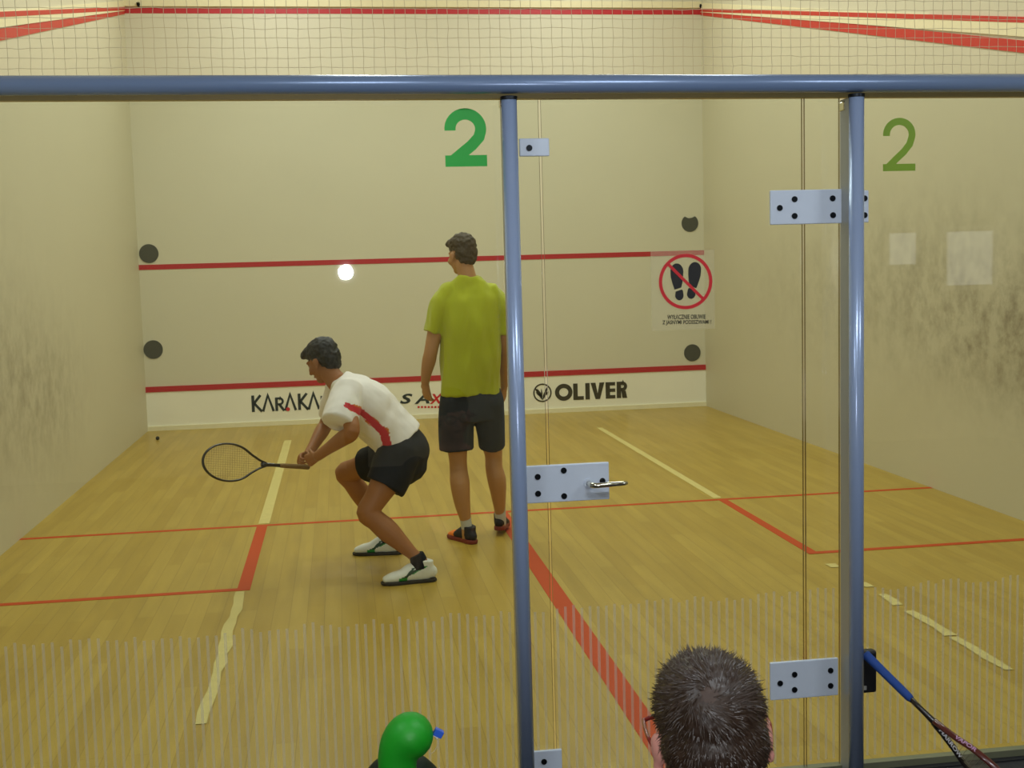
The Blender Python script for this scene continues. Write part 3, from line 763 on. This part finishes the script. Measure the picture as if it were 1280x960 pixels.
# ---- player in the white shirt, lunging to the left with a racket
def white_player():
    P = at
    root = person('crouching player in white shirt and black shorts lunging left with a racket', (-.72, 2.75, 0))
    hc = P(404, 451, 2.86); HT = TR(hc) @ RZ(R(52)) @ RX(R(-24))
    b = MB(); head(b, HT, .98)
    b.limb([(P(410, 462, 2.83), .05, .055), (P(420, 476, 2.81), .055, .058), (P(436, 488, 2.80), .08, .075)], (0, 1, 0), n=20)
    b.limb([(P(428, 480, 2.80), .11, .06), (P(440, 492, 2.80), .18, .10), (P(456, 508, 2.80), .18, .115), (P(475, 528, 2.80), .155, .11), (P(492, 545, 2.80), .155, .11), (P(503, 560, 2.80), .165, .125), (P(506, 575, 2.80), .15, .11)], (0, 1, 0), n=28)
    sl, sr = P(432, 494, 2.62), P(424, 490, 2.99)
    el, er = P(440, 540, 2.45), P(407, 531, 3.14)
    wl_, wr_ = P(397, 570, 2.66), P(386, 567, 2.93)
    def arm(a, e_, w, o=0):
        b.limb([(a, .054, .054), (a.lerp(e_, .5), .047, .048), (e_, .041, .041), (e_.lerp(w, .25), .043, .043), (e_.lerp(w, .7), .032, .032), (w, .026, .029)], (0, 1, 0), n=16)
    arm(sl, el, wl_); arm(sr, er, wr_)
    # both hands close round the handle
    hand(b, wl_, P(383, 577, 2.72)-wl_, V((-.2, .95, -.2)), V((-.2, .2, .95)), (.75, 1.0, .8), .95)
    hand(b, wr_, P(372, 575, 2.86)-wr_, V((-.25, -.9, -.4)), V((-.5, -.1, .9)), (.8, 1.0, .8), .95)
    # near (left) leg and far (right) leg
    hl, kl, al = P(500, 572, 2.70), P(459, 641, 2.60), P(523, 699, 2.545)
    hr, kr, ar = P(493, 570, 2.90), P(431, 591, 3.16), P(483, 667, 3.24)
    def leg(h, k_, a, f):
        d = (a-k_).normalized(); bk = V((.012, 0, -.01))*f
        b.limb([(h, .098, .10), (h.lerp(k_, .35), .084, .088), (h.lerp(k_, .75), .064, .066), (k_, .058, .06), (k_.lerp(a, .12)+bk, .054, .058), (k_.lerp(a, .32)+bk*1.8, .056, .062), (k_.lerp(a, .62)+bk, .044, .047), (k_.lerp(a, .9), .032, .034), (a+d*.02, .034, .038)], (0, 1, 0), n=20)
    leg(hl, kl, al, 1); leg(hr, kr, ar, 1)
    fl_ = MB()
    b.limb([(al, .034, .04), (V((al.x+.004, al.y, .065)), .03, .034), (V((al.x-.08, al.y+.01, .04)), .035, .028)], (0, 1, 0), n=16)
    b.limb([(ar, .034, .04), (V((ar.x+.004, ar.y, .065)), .03, .034), (V((ar.x-.08, ar.y+.01, .04)), .035, .028)], (0, 1, 0), n=16)
    me = fuse(b, .0048, 5); face_paint(me, HT, .98)
    obj('body', me, [M['skin_b'], M['lips'], M['eye']], root, smooth=True)
    h = MB(); S = HT @ Matrix.Scale(.98, 4)
    h.ellipsoid((0, -.014, .055), (.084, .10, .08), S); h.ellipsoid((0, -.046, .008), (.079, .066, .078), S); h.ellipsoid((0, -.055, -.03), (.064, .045, .055), S)
    h.ellipsoid((0, .06, .078), (.064, .04, .036), S); h.limb([((-.04, .085, .07), .02, .018), ((0, .112, .082), .022, .018), ((.04, .085, .07), .02, .018)], (0,0,1), T=S)
    for s_ in (-1, 1): h.ellipsoid((s_*.072, -.002, .018), (.012, .022, .034), S)
    hm = fuse(h, .006, 3); hm.update()
    for v in hm.vertices: v.co += v.normal*(.006*noise.noise(v.co*55)+.003*noise.noise(v.co*120))
    obj('hair', hm, M['black_hair'], root, smooth=True)
    s = MB()
    s.limb([(P(424, 474, 2.81), .085, .06), (P(432, 482, 2.80), .155, .09), (P(443, 492, 2.80), .205, .125), (P(458, 507, 2.80), .205, .148), (P(474, 524, 2.80), .185, .145), (P(488, 538, 2.80), .18, .14), (P(500, 552, 2.80), .185, .142)], (0, 1, 0), n=32, cap='flat')
    sd = V((1, .2, 0))
    s.limb([(P(434, 490, 2.64), .085, .085), (sl.lerp(el, .3)+V((-.02, 0, 0)), .094, .085), (sl.lerp(el, .62)+V((-.05, 0, 0)), .092, .082), (sl.lerp(el, .76)+V((-.065, 0, .0)), .092, .082)], sd, n=20, cap=('round', 'flat'))
    s.limb([(P(424, 488, 2.97), .082, .085), (sr.lerp(er, .35), .075, .082), (sr.lerp(er, .75), .068, .075)], sd, n=20, cap=('round', 'flat'))
    sm = fuse(s, .007, 4); wrinkle(sm, .011, 9, 7, 2)
    # red and orange panel down the near side
    line = [P(*t, 2.6) for t in ((433, 503), (446, 510), (458, 520), (470, 532), (480, 541), (484, 556))]
    def dist(c):
        best = 9
        for i in range(len(line)-1):
            a, d = line[i], line[i+1]; a2, d2, c2 = V((a.x, a.z)), V((d.x, d.z)), V((c.x, c.z))
            t = max(0, min(1, (c2-a2).dot(d2-a2)/(d2-a2).length_squared)); best = min(best, ((a2+(d2-a2)*t)-c2).length - .012*((i+t)/(len(line)-1)))
        return best
    for p in sm.polygons:
        if p.normal.y < .1 and p.center.y < 2.8:
            k = dist(p.center)
            if k < .013: p.material_index = 1
            elif k < .02 and noise.noise(p.center*20) > .1: p.material_index = 2
    obj('shirt', sm, [M['white_shirt'], M['shirt_red'], M['shirt_orange']], root, smooth=True)
    s = MB()
    s.limb([(P(488, 548, 2.80), .165, .135), (P(497, 555, 2.80), .18, .145), (P(504, 566, 2.80), .185, .15), (P(506, 578, 2.80), .165, .125)], (0, 1, 0), n=30, cap=('flat', 'round'))
    s.limb([(hl+V((0,0,.02)), .115, .12), (P(493, 582, 2.69), .12, .125), (P(486, 597, 2.67), .118, .12), (P(480, 609, 2.655), .115, .115)], (0, 1, 0), n=24, cap=('round', 'flat'))
    s.limb([(hr, .115, .12), (hr.lerp(kr, .3), .11, .112), (hr.lerp(kr, .55), .105, .104)], (0, 0, 1), n=24, cap=('round', 'flat'))
    sm = fuse(s, .007, 3); wrinkle(sm, .007, 9, 6, 1)
    obj('shorts', sm, M['black_shorts'], root, smooth=True)
    for a in (al, ar):
        obj('sock', fuse(MB().limb([(a+V((-.012, 0, .03)), .038, .042), (a+V((.002, 0, -.01)), .041, .047), (a+V((.008, 0, -.05)), .042, .05)], (0, 1, 0), n=18, cap='flat'), .005, 2), M['black_sock'], root, smooth=True)
    def pt(c, n):
        # green stripes on both flanks
        if abs(n.x) < .35 or c.z > .085: return 0
        if abs(c.y-(.095-.0*c.z)) < .022 and c.z < .034: return 1
        if abs((c.y-.085) + (c.z-.03)*1.1) < .009 and c.z < .075: return 2
        if abs((c.y-.055) - (c.z-.05)*-2.2) < .013 and .03 < c.z < .08: return 2
        if abs((c.y+.0) - (c.z-.07)*-2.4) < .014 and .045 < c.z < .08: return 1
        return 0
    shoe(TR((al.x+.006, al.y, 0)) @ RZ(R(93)), root, M['white_shoe'], M['dark_sole'], ([M['green_shoe'], M['dkgreen_shoe']], pt), 1.02, 1.15, .7)
    shoe(TR((ar.x+.006, ar.y, 0)) @ RZ(R(80)), root, M['white_shoe'], M['dark_sole'], ([M['green_shoe'], M['dkgreen_shoe']], pt), 1.02, 1.15, .7)
white_player()

# ------------------------------------------------------------------ rackets
def racket(butt, tip, face, label, frame_m, grip_m, L=.685, prints=None, second=None):
    """butt and tip give the axis; face = direction the string bed looks to"""
    d = (tip-butt).normalized(); n = (face - d*face.dot(d)).normalized(); s = d.cross(n)
    T = Matrix((s, d, n)).transposed().to_4x4(); T.translation = butt
    root = thing('squash_racket', label, 'racket', butt)
    k = L/.685
    hw, c0, hl = .102*k, .525*k, .158*k
    el = lambda a: V((hw*math.cos(a)*(1 if math.sin(a) > 0 else 1-.10*math.sin(a)**2), c0+hl*math.sin(a), 0))
    # open teardrop: head arc, running down into the two throat arms
    pts = [V((.009, .29*k, 0)), V((.022, .33*k, 0)), V((.048, .38*k, 0))] + [V((hw*math.cos(a), c0+hl*math.sin(a), 0)) for a in [R(-42+i*6) for i in range(0, 45)]] + [V((-.048, .38*k, 0)), V((-.022, .33*k, 0)), V((-.009, .29*k, 0))]
    fb = MB().tube([T @ p for p in pts], .0105*k, 12, side=n, flat=.56)
    half = len(pts)//2
    f = obj('frame', fb, frame_m if not second else [frame_m, second], root, smooth=True)
    if second:
        for p in f.data.polygons:
            c = T.inverted() @ p.center
            if c.x*second_side > .004: p.material_index = 1
    obj('shaft', MB().tube([T @ V((0, y*k, 0)) for y in (.19, .24, .29, .315)], [.0095, .0088, .0105, .013], 12, side=n, flat=1.1), frame_m, root, smooth=True)
    obj('grip', MB().tube([T @ V((0, y*k, 0)) for y in (0, .006, .012, .08, .17, .19, .2)], [.013, .0165, .0155, .0145, .0142, .0135, .010], 12, side=n, flat=.9), grip_m, root, smooth=True)
    sb = MB()
    inside = lambda x, y: (x/hw)**2 + ((y-c0)/hl)**2 < .93 if y > c0-.08*k else abs(x) < (.012 + (y-.33*k)*.62) and y > .345*k and (x/hw)**2 < .8
    for i in range(-7, 8):
        x = i*.0125*k; ys = [y*.004*k for y in range(60, 180) if inside(x, y*.004*k)]
        if len(ys) > 2: sb.tube([T @ V((x, min(ys)-.004, 0)), T @ V((x, max(ys)+.004, 0))], .0006, 4)
    for j in range(0, 20):
        y = (.40+j*.0145)*k; xs = [x*.004*k for x in range(-30, 31) if inside(x*.004*k, y)]
        if len(xs) > 2: sb.tube([T @ V((min(xs)-.003, y, 0)), T @ V((max(xs)+.003, y, 0))], .0006, 4)
    tag(obj('strings', sb, M['string'], root))
    return root, T
second_side = 1
rb, rtp = at(386, 584, 2.79), None
tipc = at(263, 577, 2.79+.0)
w_ = (tipc-rb).length
dy = math.sqrt(max(.0, .66**2-w_**2))
tip = at(270, 577, 2.79-dy*.85)
racket(rb, tip, V((.12, -1, .25)), 'black squash racket with tan grip held out by the crouching player', M['racket_black'], M['tan_grip'], .66)

FACE = 72
bt = at(1081, 817, G-.075)
def solve_tip():
    best = None
    for i in range(200):
        yt = bt.y - i*.003
        th_ = at(1154, 889, yt); d = (th_-bt).normalized(); tp = bt + d*.685
        e_ = abs(tp.z-(GZ+.012))
        if best is None or e_ < best[0]: best = (e_, tp)
    return best[1]
tp = solve_tip()
second_side = -1
dd_ = (tp-bt).normalized(); n0 = CAM-bt; n0 = (n0-dd_*n0.dot(dd_)).normalized(); s0 = dd_.cross(n0)
rk, RT = racket(bt, tp, n0*math.cos(R(FACE))+s0*math.sin(R(FACE)), 'dark red and black squash racket with blue grip leaning at the right post', M['racket_black'], M['blue_grip'], .685, second=M['racket_maroon'])
bpy.context.view_layer.update()

# small black block and tag behind the blue grip
c = at(1085, 838, G-.02); e0, e1 = at(1076, 813, G-.03), at(1094, 864, G-.03)
bb = thing('wrist_strap', 'small black strap bundle hanging by the right post behind the blue racket grip', 'strap', (c.x, G-.03, e1.z))
obj('strap', MB().box((e0.x, G-.045, e1.z), (e1.x, G-.0095, e0.z)), M['black_plastic'], bb, bevel=.008)
tg = at(1081, 860, G-.046); obj('tag', MB().box((tg.x-.006, G-.047, tg.z-.007), (tg.x+.006, G-.044, tg.z+.007)), M['grey_tag'], bb)

# ball
p = at(197, 548, 8.95); tag(obj('squash_ball', MB().ellipsoid((p.x, p.y, .02), (.02, .02, .02)), M['ball'], smooth=True), 'small black squash ball on the floor near the front left corner', 'ball')

# ------------------------------------------------------------------ seated spectator in front
def spectator():
    Y = -2.22
    top = at(886, 809, Y); root = person('spectator with short dark brown hair seen from behind, in front of the glass door', (top.x, Y, GZ))
    k = .985
    hc = V((top.x+.002, Y, top.z-.137)); HT = TR(hc) @ RZ(R(-9)) @ RY(R(-5)) @ RX(R(-4)); S = HT @ Matrix.Scale(k, 4)
    b = MB(); head(b, HT, k)
    X, Z = hc.x, hc.z; sh = Z-.27
    b.limb([(V((X, Y-.015, Z-.06)), .058, .062), (V((X, Y-.03, Z-.13)), .056, .06), (V((X, Y-.035, Z-.2)), .075, .065)], n=20)
    b.limb([(V((X, Y-.03, Z-.19)), .10, .06), (V((X, Y-.03, sh+.02)), .17, .09), (V((X, Y-.03, sh-.08)), .185, .115), (V((X, Y-.05, .55)), .16, .12), (V((X, Y-.07, .46)), .165, .13), (V((X, Y-.06, .41)), .165, .12)], n=28)
    for s in (-1, 1):
        S_, E_, W_ = V((X+s*.185, Y-.03, sh)), V((X+s*.24, Y+.03, sh-.29)), V((X+s*.13, Y+.25, .545))
        b.limb([(S_, .055, .055), (S_.lerp(E_, .5), .047, .048), (E_, .042, .042), (E_.lerp(W_, .3), .042, .042), (W_, .027, .03)], n=16)
        hand(b, W_, V((-s*.25, .9, -.25)), V((0, -.2, -1)), V((-s, 0, 0)), (.15, .2, .2), .95)
        H_, K_, A_ = V((X+s*.09, Y-.04, .385)), V((X+s*.13, Y+.40, .435)), V((X+s*.13, Y+.42, .08))
        b.limb([(H_, .09, .085), (H_.lerp(K_, .5), .078, .075), (K_, .058, .058), (K_.lerp(A_, .3)+V((0,-.015,0)), .057, .06), (K_.lerp(A_, .8), .036, .038), (A_, .035, .04)], n=18)
        b.limb([(A_, .035, .04), (A_+V((0, .05, -.04)), .035, .03)], n=14)
    me = fuse(b, .0045, 4); face_paint(me, HT, k)
    obj('body', me, [M['skin_c'], M['lips'], M['eye']], root, smooth=True)
    s = MB(); s.limb([(V((X, Y-.035, Z-.175)), .085, .075), (V((X, Y-.03, sh+.045)), .165, .10), (V((X, Y-.03, sh-.06)), .205, .135), (V((X, Y-.05, .55)), .185, .145), (V((X, Y-.07, .46)), .19, .155), (V((X, Y-.06, .37)), .19, .15)], n=28, cap='flat')
    for q_ in (-1, 1):
        S_, E_, W_ = V((X+q_*.18, Y-.03, sh+.005)), V((X+q_*.24, Y+.03, sh-.29)), V((X+q_*.13, Y+.25, .545))
        s.limb([(S_, .07, .07), (S_.lerp(E_, .5), .06, .062), (E_, .056, .056), (E_.lerp(W_, .5), .05, .05), (E_.lerp(W_, .92), .04, .042)], n=18, cap=('round', 'flat'))
    sm = fuse(s, .008, 4); wrinkle(sm, .006, 9, 6, 5); obj('sweatshirt', sm, M['dark_cloth'], root, smooth=True)
    s = MB(); s.limb([(V((X, Y-.06, .45)), .175, .14), (V((X, Y-.05, .412)), .185, .135)], n=26)
    for q_ in (-1, 1):
        H_, K_, A_ = V((X+q_*.09, Y-.04, .385)), V((X+q_*.13, Y+.40, .435)), V((X+q_*.13, Y+.42, .08))
        s.limb([(H_, .1, .095), (H_.lerp(K_, .5), .09, .085), (K_, .07, .07), (K_.lerp(A_, .4), .068, .07), (A_, .06, .06)], n=18, cap=('round', 'flat'))
    obj('jeans', fuse(s, .008, 4), M['denim'], root, smooth=True)
    for q_ in (-1, 1): shoe(TR((X+q_*.13, Y+.43, GZ)) @ RZ(R(-q_*6)), root, M['black_shoe'], M['dark_sole'])
    # hair: a close cap with thousands of short strands whirling round the crown
    h = MB()
    h.ellipsoid((0, -.012, .048), (.081, .099, .083), S, 28, 18); h.ellipsoid((0, -.046, .004), (.080, .064, .078), S); h.ellipsoid((0, -.054, -.03), (.068, .048, .062), S)
    h.ellipsoid((0, .05, .075), (.064, .042, .04), S)
    hm = fuse(h, .005, 3); hm.update(); Si = S.inverted(); crown = V((-.006, -.088, .088))
    for v in hm.vertices: v.co += v.normal*(.0022*noise.noise(v.co*90))
    for p in hm.polygons:
        if ((Si @ p.center)-crown).length < .014: p.material_index = 1
    hair = obj('hair', hm, [M['dark_hair'], M['scalp']], root, smooth=True)
    st = MB(); polys = [p for p in hm.polygons if p.area > 0]; rnd = random.Random(3); up_ = S.to_3x3()
    cw = S @ crown
    for p in rnd.choices(polys, [p.area for p in polys], k=11000):
        c = p.center.copy(); n_ = p.normal.copy(); loc = Si @ c
        if loc.z < -.08 or (abs(loc.x) > .064 and -.03 < loc.y < .025 and loc.z < .0): continue
        dcr = (loc-crown).length
        if dcr < .013 and rnd.random() < .45: continue
        rad = (c-cw); rad = (rad-n_*rad.dot(n_))
        if rad.length < 1e-5: continue
        rad.normalize(); tan = n_.cross(rad)
        swirl = max(0., 1-dcr/.07)
        clump = noise.noise(loc*45)
        fl = (rad*(1-.55*swirl) + tan*(swirl*.95+.35*clump) + V((rnd.gauss(0,.18), rnd.gauss(0,.18), rnd.gauss(0,.18)))).normalized()
        ln = rnd.uniform(.012, .023)*(1.15 if loc.z > .03 else .8)
        lift = rnd.uniform(.02, .15) + (.10 if (loc.y > .0 and loc.z > .08) else 0) + .15*max(0, clump)
        w = n_.cross(fl).normalized()*rnd.uniform(.0005, .0009)
        p0 = c - n_*.002; p1 = c + fl*ln*.5 + n_*ln*lift*.6; p2 = c + fl*ln + n_*ln*lift*.7
        o = len(st.v); st.v += [p0-w, p0+w, p1-w*.8, p1+w*.8, p2]; st.f += [(o, o+1, o+3, o+2), (o+2, o+3, o+4)]; st.m += [0, 0]
    sme = bpy.data.meshes.new('hair_strands'); sme.from_pydata([tuple(v) for v in st.v], [], st.f)
    obj('strands', sme, M['dark_hair'], hair)
    # spectacles
    gl = thing('spectacles', 'dark red spectacles worn by the seated spectator, left arm showing', 'spectacles', S @ V((0, .11, 0)))
    for q_ in (-1, 1):
        rim = [S @ V((q_*.034+.026*math.cos(a), .108-.25*max(0, abs(q_*.034+.026*math.cos(a))-.03), .0+.02*math.sin(a))) for a in [2*math.pi*i/24 for i in range(24)]]
        obj('rim', MB().tube(rim, .0019, 8, closed=True), M['frame_brown'], gl, smooth=True)
        cen = S @ V((q_*.034, .106, 0)); obj('lens', MB().add(rim, [tuple(range(24))]), M['lens'], gl)
        obj('temple', MB().tube([S @ V((q_*x, y, z)) for x, y, z in ((.062, .106, .006), (.082, .104, .006), (.0935, .096, .005), (.0945, .06, .003), (.0935, .022, .002), (.089, -.004, -.004))], .0038, 8, flat=.8), M['frame_dark'], gl, smooth=True)
    obj('bridge', MB().tube([S @ V((x, .109+y, .004)) for x, y in ((-.009, 0), (0, .004), (.009, 0))], .0016, 8), M['frame_brown'], gl, smooth=True)
    # bench that carries the spectator and the balloons
    bn = thing('bench', 'low wooden bench under the seated spectator', 'bench', (X-.2, Y-.06, GZ))
    obj('seat', MB().box((X-.75, Y-.24, .225), (X+.35, Y+.12, .265)), M['wood'], bn, bevel=.006)
    for (x, y) in ((X-.68, Y-.19), (X-.68, Y+.07), (X+.28, Y-.19), (X+.28, Y+.07)):
        obj('leg', MB().box((x-.025, y-.025, GZ), (x+.025, y+.025, .226)), M['wood'], bn)
spectator()

# ------------------------------------------------------------------ balloons
def balloons():
    Y = -2.32
    P = lambda u, v, dy=0: at(u, v, Y+dy)
    px = 1/ (F_PX/1.56)
    e = thing('balloon', 'bright green bent balloon with rounded tip and small blue clip', 'balloon', (P(500, 960).x, Y, .265))
    b = MB()
    x0 = P(499, 960)
    b.limb([(V((x0.x, Y, .287)), .020, .02), (V((x0.x, Y, .5)), .024, .024), (V((x0.x, Y, .8)), .0245, .0245), (P(497, 962), 25*px, 25*px), (P(497.5, 946), 25.5*px, 25.5*px), (P(500, 934), 27.5*px, 27.5*px), (P(506, 925), 30.5*px, 30*px), (P(512.5, 919.5), 32*px, 31*px)], (0, 1, 0), n=28, sub=6)
    me = fuse(b, .0035, 8)
    obj('latex_skin', me, M['balloon'], e, smooth=True)
    c = P(548, 916); T = TR(c) @ RY(R(32))
    kn = P(543, 911)
    obj('clip', MB().box((-.0062, -.005, -.0048), (.0062, .005, .0048), T=T), M['blue_clip'], e, bevel=.0008)
    obj('nozzle', MB().tube([P(541, 917), P(545, 920), P(547, 922)], [.003, .0022, .003], 10), M['white_print'], e, smooth=True)
    obj('clear_tail', MB().tube([P(547, 921), P(548, 930), P(543, 939), P(538, 943)], .0006, 6), M['clear_tail'], e, smooth=True)
    d = thing('balloon', 'dark green rounded balloon behind the bright green balloon', 'balloon', (P(501, 980).x, Y+.085, .265))
    x1 = P(501.5, 984, .085)
    b = MB().limb([(V((x1.x, Y+.085, .297)), .03, .03), (V((x1.x, Y+.085, .5)), .04, .04), (V((x1.x, Y+.085, x1.z-.06)), 52*px*1.06, .048), (x1, 54*px*1.06, .05)], (1, 0, 0), n=28, sub=6)
    me = fuse(b, .004, 6)
    obj('latex_skin', me, M['dark_balloon'], d, smooth=True)
balloons()

# ------------------------------------------------------------------ light
def area(name, loc, size, size_y, power, col=(.92, .985, .945), rot=(0, 0, 0)):
    l = bpy.data.lights.new(name, 'AREA'); l.shape = 'RECTANGLE'; l.size = size; l.size_y = size_y; l.energy = power; l.color = col
    o = bpy.data.objects.new(name, l); C.objects.link(o); o.location = loc; o.rotation_euler = rot; return o
for y in (2.5, 5.2, 7.9):
    for x in (-1.6, 1.6):
        area('court_lamp', (x, y, CEIL-.05), .5, 1.8, 49)
for x in (-2.4, 0, 2.4):
    area('gallery_fill', (x, -2.6, 3.05), .9, .25, 27, (.84, .93, 1), (R(42), 0, 0))  # added fill light tilted at the glass wall, helping out the flash
for x in (-2.5, 2.0):
    area('gallery_fill', (x, -5, 3.05), .6, 1.2, 8, (.86, .94, 1))  # added weak fill light so the closed gallery is not black
fl_ = bpy.data.lights.new('camera_flash', 'POINT'); fl_.energy = 55; fl_.shadow_soft_size = .042; fl_.color = (.93, .96, 1)
fo = bpy.data.objects.new('camera_flash', fl_); C.objects.link(fo); fo.location = CAM + V((.055, -.01, -.005))
w = bpy.data.worlds.new('world'); sc.world = w; w.use_nodes = True
w.node_tree.nodes['Background'].inputs[0].default_value = (.8, .8, .75, 1); w.node_tree.nodes['Background'].inputs[1].default_value = .05

# racket lettering, along the flanks of the two arms of the head
def arm_print(body, side, m, start, ln):
    pts = [V(p) for p in ((.009, .29), (.022, .33), (.048, .38), (.0758, .4193), (.083, .4322), (.089, .4455), (.096, .466))]
    me = text_mesh(body, .0125, ln, .025)
    L_ = [0]
    for i in range(1, len(pts)): L_.append(L_[-1]+(pts[i]-pts[i-1]).length)
    to_cam = RT.to_3x3().inverted() @ (CAM-bt)
    for v in me.vertices:
        s_ = v.co.x + start; o_ = v.co.z-.00625; i = 0
        while i < len(L_)-2 and L_[i+1] < s_: i += 1
        d_ = (pts[i+1]-pts[i]).normalized(); q_ = pts[i] + d_*(s_-L_[i]); nrm = V((d_.y, -d_.x))
        n3 = V((nrm.x*side, nrm.y, 0)); n3 = n3 if n3.dot(to_cam) > 0 else -n3
        v.co = RT @ (V((q_.x*side, q_.y, -o_ if UPF else o_)) + n3*.0066)
    me.update()
    return obj('lettering', me, m, rk)
UPF = True; SIDE_A = 1
arm_print('HARROW', SIDE_A, M['white_print'], .028, .11)
arm_print('VAPOR', -SIDE_A, M['purple_print'], .085, .085)
